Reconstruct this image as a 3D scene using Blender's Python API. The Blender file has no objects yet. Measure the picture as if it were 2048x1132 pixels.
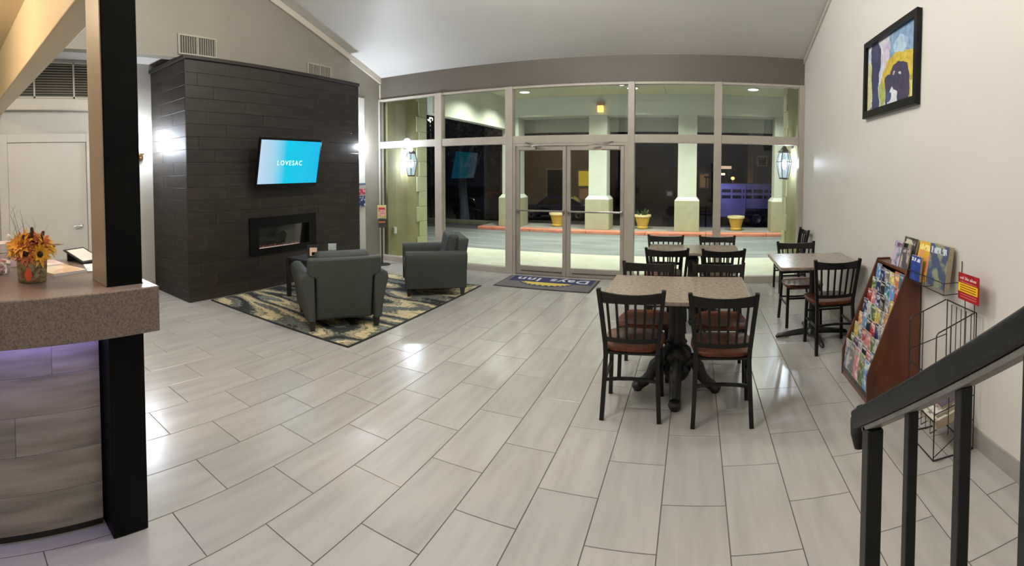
import bpy, bmesh, math, random
from mathutils import Vector, Matrix

random.seed(7)
PI = math.pi
SC = bpy.context.scene
COL = SC.collection

# ------------------------------------------------------------------ camera
# The photograph is a hand-swept panorama: a central cylindrical camera.
FPX, HPX = 965.0, 379.1          # cylinder radius and eye line in pixels of the 2048x1132 frame
EYE = 1.565
YAW = (1389.7 - 1024.0) / FPX
PITCH = -0.0351
cd = bpy.data.cameras.new('camera')
cam = bpy.data.objects.new('camera', cd)
COL.objects.link(cam)
cd.type = 'PANO'
cd.panorama_type = 'CENTRAL_CYLINDRICAL'
cd.central_cylindrical_range_u_min = -1024.0 / FPX
cd.central_cylindrical_range_u_max = 1024.0 / FPX
cd.central_cylindrical_range_v_min = -(1132.0 - HPX) / FPX
cd.central_cylindrical_range_v_max = HPX / FPX
cd.central_cylindrical_radius = 1.0
cd.clip_start = 0.02
cam.location = (0, 0, EYE)
cam.rotation_euler = (PI / 2 + PITCH, 0, YAW)
SC.camera = cam

# ------------------------------------------------------------------ world, exposure
W = bpy.data.worlds.new('night')
SC.world = W
W.use_nodes = True
bg = W.node_tree.nodes['Background']
bg.inputs[0].default_value = (0.010, 0.012, 0.022, 1)
bg.inputs[1].default_value = 0.25
vs = SC.view_settings
vs.view_transform = 'Standard'
vs.look = 'None'
vs.gamma = 1.0
vs.exposure = 0.0
vs.use_curve_mapping = False

# ------------------------------------------------------------------ lamp powers (W)
P_PENDANT = 236.0
P_DESK = 70.0
P_SCONCE = 48.0
P_SCONCE2 = 88.0
P_LANTERN = 520.0
P_PORCH = 410.0
C_WARM = (1.0, 0.962, 0.905)
C_DESK = (1.0, 0.78, 0.52)
C_COOL = (0.80, 0.88, 1.0)
C_PORCH = (0.97, 1.0, 0.84)

# ------------------------------------------------------------------ key planes of the room (metres)
XL, XR, YF, YB = -5.30, 1.58, 6.96, -3.0     # header face, right wall, window wall, back wall
XH = -6.10                                   # hall wall
def zceil(y):
    return 3.27 + 0.335 * (YF - y) if y > 1.0 else 3.27 + 0.335 * 5.96 - 0.30 * (1.0 - y)

# ================================================================== helpers
def thing(name, label, cat, loc=(0, 0, 0), rz=0.0, group=None):
    o = bpy.data.objects.new(name, None)
    o.empty_display_size = 0.1
    COL.objects.link(o)
    o.location = loc
    o.rotation_euler = (0, 0, rz)
    o['label'] = label
    o['category'] = cat
    if group:
        o['group'] = group
    return o

def tag(o, label, cat, group=None):
    o['label'] = label
    o['category'] = cat
    if group:
        o['group'] = group
    return o

def room(name, loc=(0, 0, 0)):
    o = bpy.data.objects.new(name, None)
    o.empty_display_size = 0.1
    COL.objects.link(o)
    o.location = loc
    o['kind'] = 'structure'
    return o

class MB:
    def __init__(self):
        self.v = []
        self.f = []
    def add(self, vs, fs):
        n = len(self.v)
        self.v += [tuple(p) for p in vs]
        self.f += [tuple(i + n for i in q) for q in fs]
        return self
    def box(self, x0, x1, y0, y1, z0, z1):
        return self.add([(x0, y0, z0), (x1, y0, z0), (x1, y1, z0), (x0, y1, z0), (x0, y0, z1), (x1, y0, z1), (x1, y1, z1), (x0, y1, z1)],
                        [(3, 2, 1, 0), (4, 5, 6, 7), (0, 1, 5, 4), (1, 2, 6, 5), (2, 3, 7, 6), (3, 0, 4, 7)])
    def obox(self, c, sx, sy, sz, mat):
        b = MB().box(-sx / 2, sx / 2, -sy / 2, sy / 2, -sz / 2, sz / 2)
        return self.add([Vector(c) + mat @ Vector(p) for p in b.v], b.f)
    def prism(self, poly, axis, a, b):
        n = len(poly)
        def p3(p, t):
            return (t, p[0], p[1]) if axis == 'x' else (p[0], t, p[1]) if axis == 'y' else (p[0], p[1], t)
        vs = [p3(p, a) for p in poly] + [p3(p, b) for p in poly]
        fs = [tuple(range(n)), tuple(range(2 * n - 1, n - 1, -1))]
        for i in range(n):
            j = (i + 1) % n
            fs.append((i, i + n, j + n, j))
        return self.add(vs, fs)
    def cyl(self, p0, p1, r0, r1=None, n=12, caps=True):
        r1 = r0 if r1 is None else r1
        return self.tube([p0, p1], [r0, r1], n, caps)
    def tube(self, pts, r, n=8, caps=True, sq=None):
        pts = [Vector(p) for p in pts]
        rs = r if isinstance(r, (list, tuple)) else [r] * len(pts)
        vs, fs = [], []
        up = None
        for i, p in enumerate(pts):
            d = (pts[min(i + 1, len(pts) - 1)] - pts[max(i - 1, 0)]).normalized()
            if up is None:
                up = Vector((0, 0, 1)) if abs(d.z) < 0.9 else Vector((0, 1, 0))
            a = d.cross(up)
            if a.length < 1e-6:
                a = d.cross(Vector((1, 0, 0)))
            a.normalize()
            b = a.cross(d).normalized()
            up = b
            for k in range(n):
                t = 2 * PI * k / n + (PI / 4 if n == 4 else 0)
                q = rs[i] * (math.sqrt(2) if n == 4 else 1)
                vs.append(p + a * (math.cos(t) * q) + b * (math.sin(t) * q))
        for i in range(len(pts) - 1):
            for k in range(n):
                k2 = (k + 1) % n
                fs.append((i * n + k, i * n + k2, (i + 1) * n + k2, (i + 1) * n + k))
        if caps:
            fs.append(tuple(range(n - 1, -1, -1)))
            m = (len(pts) - 1) * n
            fs.append(tuple(m + k for k in range(n)))
        return self.add(vs, fs)
    def lathe(self, prof, c=(0, 0, 0), n=20, caps=True):
        vs, fs = [], []
        for (r, z) in prof:
            for k in range(n):
                t = 2 * PI * k / n
                vs.append((c[0] + r * math.cos(t), c[1] + r * math.sin(t), c[2] + z))
        for i in range(len(prof) - 1):
            for k in range(n):
                k2 = (k + 1) % n
                fs.append((i * n + k, i * n + k2, (i + 1) * n + k2, (i + 1) * n + k))
        if caps:
            fs.append(tuple(range(n - 1, -1, -1)))
            m = (len(prof) - 1) * n
            fs.append(tuple(m + k for k in range(n)))
        return self.add(vs, fs)
    def ball(self, c, rx, ry=None, rz=None, n=12, m=8):
        ry = rx if ry is None else ry
        rz = rx if rz is None else rz
        prof = [(math.sin(PI * (i + 0.02) / (m + 0.04)), -math.cos(PI * (i + 0.02) / (m + 0.04))) for i in range(m + 1)]
        b = MB().lathe(prof, (0, 0, 0), n)
        return self.add([(c[0] + p[0] * rx, c[1] + p[1] * ry, c[2] + p[2] * rz) for p in b.v], b.f)
    def xf(self, mat):
        self.v = [tuple(mat @ Vector(p)) for p in self.v]
        return self
    def mesh(self, name):
        me = bpy.data.meshes.new(name)
        me.from_pydata(self.v, [], self.f)
        bm = bmesh.new()
        bm.from_mesh(me)
        bmesh.ops.recalc_face_normals(bm, faces=bm.faces)
        bm.to_mesh(me)
        bm.free()
        return me
    def build(self, name, mat, parent=None, world=False, smooth=False, bevel=0, seg=2, sub=0, kind=None):
        if world and parent is not None:
            L = Vector(parent.location)
            p = parent.parent
            while p is not None:
                L += Vector(p.location)
                p = p.parent
            self.v = [tuple(Vector(q) - L) for q in self.v]
        me = self.mesh(name)
        me.materials.append(mat)
        o = bpy.data.objects.new(name, me)
        COL.objects.link(o)
        if parent is not None:
            o.parent = parent
        finish(o, smooth, bevel, seg, sub)
        if kind:
            o['kind'] = kind
        return o

def finish(o, smooth=False, bevel=0, seg=2, sub=0):
    if bevel:
        m = o.modifiers.new('bevel', 'BEVEL')
        m.width = bevel
        m.segments = seg
        m.limit_method = 'ANGLE'
        m.angle_limit = math.radians(40)
    if sub:
        m = o.modifiers.new('sub', 'SUBSURF')
        m.levels = sub
        m.render_levels = sub
    if smooth:
        for p in o.data.polygons:
            p.use_smooth = True
        if not sub:
            try:
                o.data.set_sharp_from_angle(angle=math.radians(42))
            except Exception:
                pass

def struct(name, mb, mat, **k):
    o = mb.build(name, mat, **k)
    o['kind'] = 'structure'
    return o

def inst(src, parent, loc=(0, 0, 0), rot=(0, 0, 0), scale=(1, 1, 1)):
    o = src.copy()
    COL.objects.link(o)
    o.parent = parent
    o.location = loc
    o.rotation_euler = rot
    o.scale = scale
    return o

def dup(root, loc, rz, label=None, group=None):
    r = root.copy()
    COL.objects.link(r)
    r.location = loc
    r.rotation_euler = (0, 0, rz)
    if label:
        r['label'] = label
    if group:
        r['group'] = group
    def rec(a, b):
        for ch in list(a.children):
            c = ch.copy()
            COL.objects.link(c)
            c.parent = b
            rec(ch, c)
    rec(root, r)
    return r

def text_part(body, name, mat, parent, mtx, size=0.1, depth=0.001, align='CENTER', bold=0.0, spacing=1.0):
    cu = bpy.data.curves.new(name, 'FONT')
    cu.body = body
    cu.size = size
    cu.extrude = depth
    cu.offset = bold
    cu.align_x = align
    cu.align_y = 'CENTER'
    cu.space_character = spacing
    cu.resolution_u = 3
    t = bpy.data.objects.new('tmp_text', cu)
    COL.objects.link(t)
    dg = bpy.context.evaluated_depsgraph_get()
    me = bpy.data.meshes.new_from_object(t.evaluated_get(dg))
    bpy.data.objects.remove(t)
    bpy.data.curves.remove(cu)
    me.transform(mtx)
    me.materials.clear()
    me.materials.append(mat)
    o = bpy.data.objects.new(name, me)
    COL.objects.link(o)
    if parent is not None:
        o.parent = parent
    return o

def axes(o, ex, ey, ez):
    m = Matrix.Identity(4)
    for i, a in enumerate((ex, ey, ez)):
        for r in range(3):
            m[r][i] = a[r]
    for r in range(3):
        m[r][3] = o[r]
    return m

def lamp(name, kind, loc, power, color, parent=None, size=0.1, rot=None, spot=None):
    l = bpy.data.lights.new(name, kind)
    l.energy = power
    l.color = color
    if kind == 'AREA':
        l.shape = 'DISK'
        l.size = size
    else:
        l.shadow_soft_size = size
    if spot:
        l.spot_size = spot
        l.spot_blend = 0.5
    o = bpy.data.objects.new(name, l)
    COL.objects.link(o)
    if parent is not None:
        o.parent = parent
    o.location = loc
    if rot:
        o.rotation_euler = rot
    return o

# ================================================================== materials
def s2l(c):
    return tuple(((x / 255.0) / 12.92 if x <= 10 else ((x / 255.0 + 0.055) / 1.055) ** 2.4) for x in c)

MATS = {}
def M(name, col, rough=0.5, metal=0.0, col2=None, nscale=4.0, stretch=(1, 1, 1), detail=4.0, lo=0.35, hi=0.65, rand=0.0,
      bump=0.0, bscale=60.0, emit=0.0, ecol=None, coat=0.0, spec=None, alpha=None):
    if name in MATS:
        return MATS[name]
    m = bpy.data.materials.new(name)
    m.use_nodes = True
    nt = m.node_tree
    N, L = nt.nodes, nt.links
    b = N['Principled BSDF']
    b.inputs['Base Color'].default_value = (*col, 1)
    b.inputs['Roughness'].default_value = rough
    b.inputs['Metallic'].default_value = metal
    if spec is not None:
        b.inputs['Specular IOR Level'].default_value = spec
    if coat:
        b.inputs['Coat Weight'].default_value = coat
        b.inputs['Coat Roughness'].default_value = 0.08
    vec = None
    if col2 or bump or rand:
        tc = N.new('ShaderNodeTexCoord')
        oi = N.new('ShaderNodeObjectInfo')
        mul = N.new('ShaderNodeVectorMath')
        mul.operation = 'MULTIPLY'
        mul.inputs[1].default_value = stretch
        L.new(tc.outputs['Object'], mul.inputs[0])
        sc_ = N.new('ShaderNodeMath')
        sc_.operation = 'MULTIPLY'
        sc_.inputs[1].default_value = 61.0
        L.new(oi.outputs['Random'], sc_.inputs[0])
        ad = N.new('ShaderNodeVectorMath')
        ad.operation = 'ADD'
        L.new(mul.outputs[0], ad.inputs[0])
        L.new(sc_.outputs[0], ad.inputs[1])
        vec = ad.outputs[0]
    last = None
    if col2:
        nz = N.new('ShaderNodeTexNoise')
        nz.inputs['Scale'].default_value = nscale
        nz.inputs['Detail'].default_value = detail
        L.new(vec, nz.inputs['Vector'])
        rp = N.new('ShaderNodeValToRGB')
        rp.color_ramp.elements[0].position = lo
        rp.color_ramp.elements[1].position = hi
        rp.color_ramp.elements[0].color = (*col, 1)
        rp.color_ramp.elements[1].color = (*col2, 1)
        L.new(nz.outputs['Fac'], rp.inputs['Fac'])
        last = rp.outputs['Color']
    if rand:
        oi2 = N.new('ShaderNodeObjectInfo')
        mr = N.new('ShaderNodeMapRange')
        mr.inputs['To Min'].default_value = 1 - rand
        mr.inputs['To Max'].default_value = 1 + rand
        L.new(oi2.outputs['Random'], mr.inputs['Value'])
        mx = N.new('ShaderNodeMix')
        mx.data_type = 'RGBA'
        mx.blend_type = 'MULTIPLY'
        mx.inputs['Factor'].default_value = 1
        if last is not None:
            L.new(last, mx.inputs['A'])
        else:
            mx.inputs['A'].default_value = (*col, 1)
        L.new(mr.outputs['Result'], mx.inputs['B'])
        last = mx.outputs['Result']
    if last is not None:
        L.new(last, b.inputs['Base Color'])
    if bump:
        nb = N.new('ShaderNodeTexNoise')
        nb.inputs['Scale'].default_value = bscale
        nb.inputs['Detail'].default_value = 3
        L.new(vec, nb.inputs['Vector'])
        bp = N.new('ShaderNodeBump')
        bp.inputs['Strength'].default_value = bump
        bp.inputs['Distance'].default_value = 0.01
        L.new(nb.outputs['Fac'], bp.inputs['Height'])
        L.new(bp.outputs['Normal'], b.inputs['Normal'])
    if emit:
        b.inputs['Emission Color'].default_value = (*(ecol or col), 1)
        b.inputs['Emission Strength'].default_value = emit
    MATS[name] = m
    return m

def glass_mat(name, tint=(1, 1, 1), refl=1.0, rough=0.0, ior=1.45):
    m = bpy.data.materials.new(name)
    m.use_nodes = True
    N, L = m.node_tree.nodes, m.node_tree.links
    N.clear()
    out = N.new('ShaderNodeOutputMaterial')
    tr = N.new('ShaderNodeBsdfTransparent')
    tr.inputs[0].default_value = (*tint, 1)
    gl = N.new('ShaderNodeBsdfGlossy')
    gl.inputs['Roughness'].default_value = rough
    fr = N.new('ShaderNodeFresnel')
    fr.inputs[0].default_value = ior
    mu = N.new('ShaderNodeMath')
    mu.operation = 'MULTIPLY'
    mu.inputs[1].default_value = refl
    L.new(fr.outputs[0], mu.inputs[0])
    mix = N.new('ShaderNodeMixShader')
    L.new(mu.outputs[0], mix.inputs[0])
    L.new(tr.outputs[0], mix.inputs[1])
    L.new(gl.outputs[0], mix.inputs[2])
    L.new(mix.outputs[0], out.inputs[0])
    MATS[name] = m
    return m

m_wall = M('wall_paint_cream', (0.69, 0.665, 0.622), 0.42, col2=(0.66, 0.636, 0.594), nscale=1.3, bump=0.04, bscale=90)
m_header = M('wall_paint_shaded_header', (0.118, 0.104, 0.086), 0.55, col2=(0.110, 0.097, 0.080), nscale=1.5, bump=0.03, bscale=90)  # the header's dim light is put into its darker paint colour
m_gable = M('wall_paint_shaded_beige', (0.235, 0.212, 0.172), 0.5, col2=(0.22, 0.198, 0.161), nscale=1.4, bump=0.03, bscale=90)  # beige darkened: weaker light on the gable is painted in
m_ceil = M('ceiling_paint_grey', (0.64, 0.63, 0.60), 0.48, col2=(0.61, 0.60, 0.57), nscale=0.9, bump=0.03, bscale=70)
m_white = M('white_paint', (0.54, 0.525, 0.48), 0.4, col2=(0.51, 0.495, 0.45), nscale=2.0)
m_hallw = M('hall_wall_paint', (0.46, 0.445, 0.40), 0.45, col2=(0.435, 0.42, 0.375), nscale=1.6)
m_trimp = M('trim_paint', (0.52, 0.48, 0.40), 0.4, col2=(0.48, 0.44, 0.37), nscale=3.0)
m_beam = M('beam_paint', (0.66, 0.56, 0.40), 0.45, col2=(0.62, 0.52, 0.37), nscale=2.0)
m_frame = M('storefront_frame', (0.42, 0.38, 0.32), 0.4, col2=(0.38, 0.345, 0.29), nscale=5.0)
m_alu = M('door_aluminium', (0.40, 0.365, 0.32), 0.38, 0.3, col2=(0.36, 0.33, 0.29), nscale=6.0)
m_tile = M('floor_tile_porcelain', (0.44, 0.424, 0.404), 0.23, col2=(0.355, 0.34, 0.322), nscale=2.4, stretch=(5.0, 0.7, 1), detail=6, lo=0.40, hi=0.80, rand=0.04, spec=0.85)
m_grout = M('grout', (0.10, 0.085, 0.07), 0.8, col2=(0.08, 0.068, 0.056), nscale=9)
m_base = M('baseboard_tile', (0.34, 0.325, 0.30), 0.3, col2=(0.29, 0.275, 0.255), nscale=4, stretch=(1, 1, 4))
m_plank = M('dark_plank_tile', (0.017, 0.0125, 0.010), 0.50, col2=(0.029, 0.0225, 0.0185), nscale=3.0, stretch=(1, 0.8, 7), detail=6, rand=0.10, bump=0.05, bscale=30, spec=0.45)
m_core = M('surround_grout', (0.012, 0.010, 0.009), 0.7, col2=(0.016, 0.013, 0.011), nscale=8)
m_black = M('black_gloss', (0.005, 0.005, 0.0055), 0.3, col2=(0.007, 0.007, 0.0075), nscale=5, spec=0.25)
m_blackmatte = M('black_matte', (0.012, 0.012, 0.012), 0.55, col2=(0.018, 0.018, 0.018), nscale=8)
m_colpaint = M('column_paint', (0.003, 0.003, 0.0028), 0.45, col2=(0.005, 0.005, 0.0045), nscale=6, bump=0.06, bscale=40, spec=0.08)
m_colside = M('column_side_beige', (0.40, 0.34, 0.26), 0.4, col2=(0.30, 0.25, 0.19), nscale=2.0, stretch=(1, 1, 0.6))
m_iron = M('chair_black_iron', (0.006, 0.0055, 0.005), 0.40, col2=(0.010, 0.009, 0.008), nscale=12, spec=0.3)
m_castiron = M('cast_iron', (0.010, 0.0095, 0.009), 0.4, col2=(0.018, 0.017, 0.016), nscale=10, bump=0.1, bscale=50)
m_seat = M('seat_mahogany', (0.15, 0.038, 0.013), 0.34, col2=(0.09, 0.022, 0.009), nscale=5, stretch=(6, 1, 6), spec=0.35)
m_laminate = M('tabletop_granite_laminate', (0.33, 0.268, 0.212), 0.24, col2=(0.19, 0.147, 0.113), nscale=38, detail=5, lo=0.42, hi=0.72)
m_counter = M('counter_speckled', (0.235, 0.178, 0.148), 0.28, col2=(0.125, 0.092, 0.077), nscale=130, detail=3, lo=0.40, hi=0.66)
m_deskwood = M('desk_grey_wood', (0.35, 0.31, 0.265), 0.45, col2=(0.17, 0.145, 0.12), nscale=2.2, stretch=(1, 0.9, 8), detail=7, lo=0.36, hi=0.70, rand=0.10)
m_fabric = M('armchair_fabric', (0.040, 0.047, 0.042), 0.7, col2=(0.033, 0.039, 0.035), nscale=9, bump=0.25, bscale=260)
m_legwood = M('dark_leg_wood', (0.018, 0.012, 0.009), 0.4, col2=(0.028, 0.018, 0.013), nscale=8)
m_rackwood = M('rack_cherry_wood', (0.145, 0.045, 0.018), 0.33, col2=(0.085, 0.026, 0.011), nscale=3, stretch=(5, 5, 0.8), detail=6)
m_steel = M('brushed_steel', (0.45, 0.43, 0.40), 0.3, 0.9, col2=(0.38, 0.36, 0.34), nscale=10)
m_brass = M('brass', (0.55, 0.38, 0.15), 0.3, 1.0, col2=(0.48, 0.33, 0.13), nscale=10)
m_rail = M('railing_dark_paint', (0.010, 0.0105, 0.010), 0.42, col2=(0.016, 0.017, 0.016), nscale=14, bump=0.05, bscale=50, spec=0.28)
m_railunder = M('railing_grey_edge', (0.16, 0.155, 0.14), 0.45, col2=(0.12, 0.115, 0.105), nscale=10)  # lighter grey metal than the rail above
m_wire = M('black_wire', (0.010, 0.009, 0.008), 0.35, col2=(0.016, 0.014, 0.012), nscale=20)
m_glass = glass_mat('window_glass', (0.97, 0.985, 0.975), 0.9)
m_clear = glass_mat('clear_acrylic', (0.95, 0.96, 0.96), 1.0)
m_paper = M('white_paper', (0.70, 0.69, 0.66), 0.6, col2=(0.62, 0.61, 0.58), nscale=6)
m_news = M('newsprint', (0.48, 0.40, 0.29), 0.7, col2=(0.38, 0.31, 0.22), nscale=22, stretch=(1, 1, 12))
# ================================================================== floor: tiles laid in running bond
floor = struct('floor', MB().box(XH - 0.15, XR + 0.15, YB - 0.15, YF + 0.10, -0.10, -0.002), m_grout)
TW, TL, GX0 = 0.305, 0.61, -0.4427
GAP = 0.0045
_tilecache = {}
rest = MB()
def tile_mesh(w, l):
    k = (round(w, 4), round(l, 4))
    if k not in _tilecache:
        c = 0.0012
        x, y = w / 2, l / 2
        mb = MB()
        mb.add([(-x, -y, -0.008), (x, -y, -0.008), (x, y, -0.008), (-x, y, -0.008),
                (-x, -y, -c), (x, -y, -c), (x, y, -c), (-x, y, -c),
                (-x + c, -y + c, 0), (x - c, -y + c, 0), (x - c, y - c, 0), (-x + c, y - c, 0)],
               [(0, 1, 5, 4), (1, 2, 6, 5), (2, 3, 7, 6), (3, 0, 4, 7), (4, 5, 9, 8), (5, 6, 10, 9), (6, 7, 11, 10), (7, 4, 8, 11), (8, 9, 10, 11)])
        me = mb.mesh('tile')
        me.materials.append(m_tile)
        _tilecache[k] = me
    return _tilecache[k]
for k in range(-20, 8):
    xa, xb = GX0 + k * TW, GX0 + (k + 1) * TW
    xa, xb = max(xa, XH), min(xb, XR)
    if xb - xa < 0.03:
        continue
    off = 1.925 if k % 2 == 0 else 2.225
    for n in range(-10, 11):
        ya, yb = off + n * TL, off + (n + 1) * TL
        ya, yb = max(ya, YB), min(yb, YF)
        if yb - ya < 0.03:
            continue
        cx, cy = (xa + xb) / 2, (ya + yb) / 2
        w, l = xb - xa - GAP, yb - ya - GAP
        az = math.atan2(cx, cy)
        hidden = cx < -2.2 and cy < 0.6
        if cx > -5.35 and cy > 0.25 and -1.52 < az < 0.80 and not hidden:
            o = bpy.data.objects.new('tile', tile_mesh(w, l))
            COL.objects.link(o)
            o.parent = floor
            o.location = (cx, cy, 0)
        else:
            b = tile_mesh(w, l)
            rest.add([(v.co.x + cx, v.co.y + cy, v.co.z) for v in b.vertices], [tuple(p.vertices) for p in b.polygons])
rest.build('tile_field', m_tile, floor, kind='stuff')

# ================================================================== walls and ceilings
struct('wall_right', MB().box(XR, XR + 0.15, YB, YF, -0.1, 5.6), m_wall)
struct('wall_back', MB().box(XH - 0.15, XR + 0.15, YB - 0.15, YB, -0.1, 5.6), m_wall)
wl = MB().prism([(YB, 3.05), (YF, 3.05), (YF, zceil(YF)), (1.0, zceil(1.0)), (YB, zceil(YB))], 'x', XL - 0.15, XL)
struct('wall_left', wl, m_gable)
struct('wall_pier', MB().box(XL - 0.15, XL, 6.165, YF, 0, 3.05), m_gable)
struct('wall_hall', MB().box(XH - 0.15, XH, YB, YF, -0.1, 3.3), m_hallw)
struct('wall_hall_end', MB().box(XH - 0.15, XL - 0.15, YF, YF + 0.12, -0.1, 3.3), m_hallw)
struct('ceiling_hall', MB().box(XH, XL - 0.15, YB, YF, 3.13, 3.20), m_white)
zc1, zc2, zc3 = zceil(YF + 0.16), zceil(1.0), zceil(YB)
struct('ceiling', MB().prism([(YF + 0.16, zc1), (1.0, zc2), (YB, zc3), (YB, zc3 + 0.12), (1.0, zc2 + 0.12), (YF + 0.16, zc1 + 0.12)], 'x', XL - 0.15, XR + 0.15), m_ceil)
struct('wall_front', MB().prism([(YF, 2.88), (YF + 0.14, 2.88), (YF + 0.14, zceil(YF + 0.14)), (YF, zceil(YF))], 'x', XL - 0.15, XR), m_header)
# sloping trim boards under the ceiling, on the gable and on the right wall
def slope_trim(name, x0, x1, d0, d1):
    struct(name, MB().prism([(YF, zceil(YF) - d0), (1.02, zceil(1.02) - d0), (1.02, zceil(1.02) - d1), (YF, zceil(YF) - d1)], 'x', x0, x1), m_trimp, bevel=0.006)
slope_trim('trim_1', XL, XL + 0.035, 0.002, 0.105)
slope_trim('trim_2', XR - 0.022, XR, 0.002, 0.07)
struct('trim_3', MB().box(XL, XL + 0.02, YF - 0.02, YF, 0.0, 3.15), m_trimp)
# beam over the desk, soffit behind it
struct('ceiling_desk', MB().box(XH, -2.10, YB, 0.68, 2.88, 2.96), m_beam)
struct('trim_4', MB().box(XH, -2.102, 0.68, 0.86, 2.42, 2.96), m_beam, bevel=0.008)
# baseboards
struct('baseboard_right', MB().box(XR - 0.012, XR, 1.16, YF - 0.06, 0.0, 0.112), m_base, bevel=0.002)
struct('baseboard_hall', MB().box(XH, XH + 0.012, 2.06, YF, 0.0, 0.11), m_base, bevel=0.002)
struct('trim_lit_strip', MB().box(XL, XL + 0.010, 6.19, 6.50, 0.115, 2.86), m_white, bevel=0.003)  # panel whitened to stand in for the lit strip beside the fireplace
struct('baseboard_left', MB().box(XL, XL + 0.012, 6.19, YF - 0.06, 0.0, 0.11), m_base, bevel=0.002)
# ledge over the hall door and the big return air grille above it
struct('trim_5', MB().box(XH, XH + 0.07, -0.6, 2.62, 2.46, 2.61), m_trimp, bevel=0.01)

# hall door
d3 = room('door_3', (XH, 1.43, 0))
mb = MB().box(0, 0.030, -0.635, -0.525, 0, 2.16).box(0, 0.030, 0.525, 0.635, 0, 2.16).box(0, 0.030, -0.525, 0.525, 2.05, 2.16)
mb.build('door_frame', m_white, d3, bevel=0.004)
MB().box(0.001, 0.014, -0.52, 0.52, 0.008, 2.045).build('door_leaf', m_white, d3, bevel=0.003)
h = MB().lathe([(0.030, 0), (0.030, 0.008), (0.012, 0.012), (0.011, 0.045), (0.016, 0.050), (0.016, 0.062)], n=14)
h.xf(Matrix.Translation((0.014, 0.43, 0.95)) @ Matrix.Rotation(PI / 2, 4, 'Y'))
h.tube([(0.068, 0.43, 0.95), (0.070, 0.36, 0.952), (0.066, 0.315, 0.945)], [0.010, 0.009, 0.007], 8)
h.build('door_handle', m_steel, d3, smooth=True)

# ================================================================== storefront: five bays, the middle one with two doors
MUL = [(-5.40, -5.28), (-4.13, -4.00), (-2.864, -2.747), (-0.972, -0.877), (0.267, 0.375), (1.507, XR)]
Z_T0, Z_T1, Z_H = 2.005, 2.125, 2.88
def bay(n, i, lower, extra=()):
    x0, x1 = MUL[i][1], MUL[i + 1][0]
    w = room('window_%d' % n, ((x0 + x1) / 2, YF, 0))
    for k in (i,) + tuple(extra):
        a, b = MUL[k]
        a = max(a, XL + 0.001) if k == 0 else a
        MB().box(a, b, YF - 0.055, YF + 0.075, 0, Z_H).build('mullion', m_frame, w, world=True, bevel=0.004)
    MB().box(x0, x1, YF - 0.045, YF + 0.07, Z_T0, Z_T1).build('transom_bar', m_frame, w, world=True, bevel=0.004)
    MB().box(x0, x1, YF - 0.035, YF + 0.06, Z_H - 0.035, Z_H).build('head_bar', m_frame, w, world=True, bevel=0.003)
    MB().box(x0, x1, YF + 0.005, YF + 0.011, Z_T1, Z_H - 0.035).build('pane', m_glass, w, world=True)
    if lower:
        MB().box(x0, x1, YF - 0.045, YF + 0.07, 0, 0.085).build('sill', m_frame, w, world=True, bevel=0.004)
        MB().box(x0, x1, YF + 0.005, YF + 0.011, 0.085, Z_T0).build('pane', m_glass, w, world=True)
    return w
bay(1, 0, True)
bay(2, 1, True)
bay(3, 2, False, (3,))
def bay_plain(n, i, right):
    x0, x1 = MUL[i][1], MUL[i + 1][0]
    w = room('window_%d' % n, ((x0 + x1) / 2, YF, 0))
    a, b = MUL[right]
    MB().box(a, b, YF - 0.055, YF + 0.075, 0, Z_H).build('mullion', m_frame, w, world=True, bevel=0.004)
    MB().box(x0, x1, YF - 0.045, YF + 0.07, Z_T0, Z_T1).build('transom_bar', m_frame, w, world=True, bevel=0.004)
    MB().box(x0, x1, YF - 0.035, YF + 0.06, Z_H - 0.035, Z_H).build('head_bar', m_frame, w, world=True, bevel=0.003)
    MB().box(x0, x1, YF + 0.005, YF + 0.011, Z_T1, Z_H - 0.035).build('pane', m_glass, w, world=True)
    MB().box(x0, x1, YF - 0.045, YF + 0.07, 0, 0.085).build('sill', m_frame, w, world=True, bevel=0.004)
    MB().box(x0, x1, YF + 0.005, YF + 0.011, 0.085, Z_T0).build('pane', m_glass, w, world=True)
bay_plain(4, 3, 4)
bay_plain(5, 4, 5)

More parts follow.
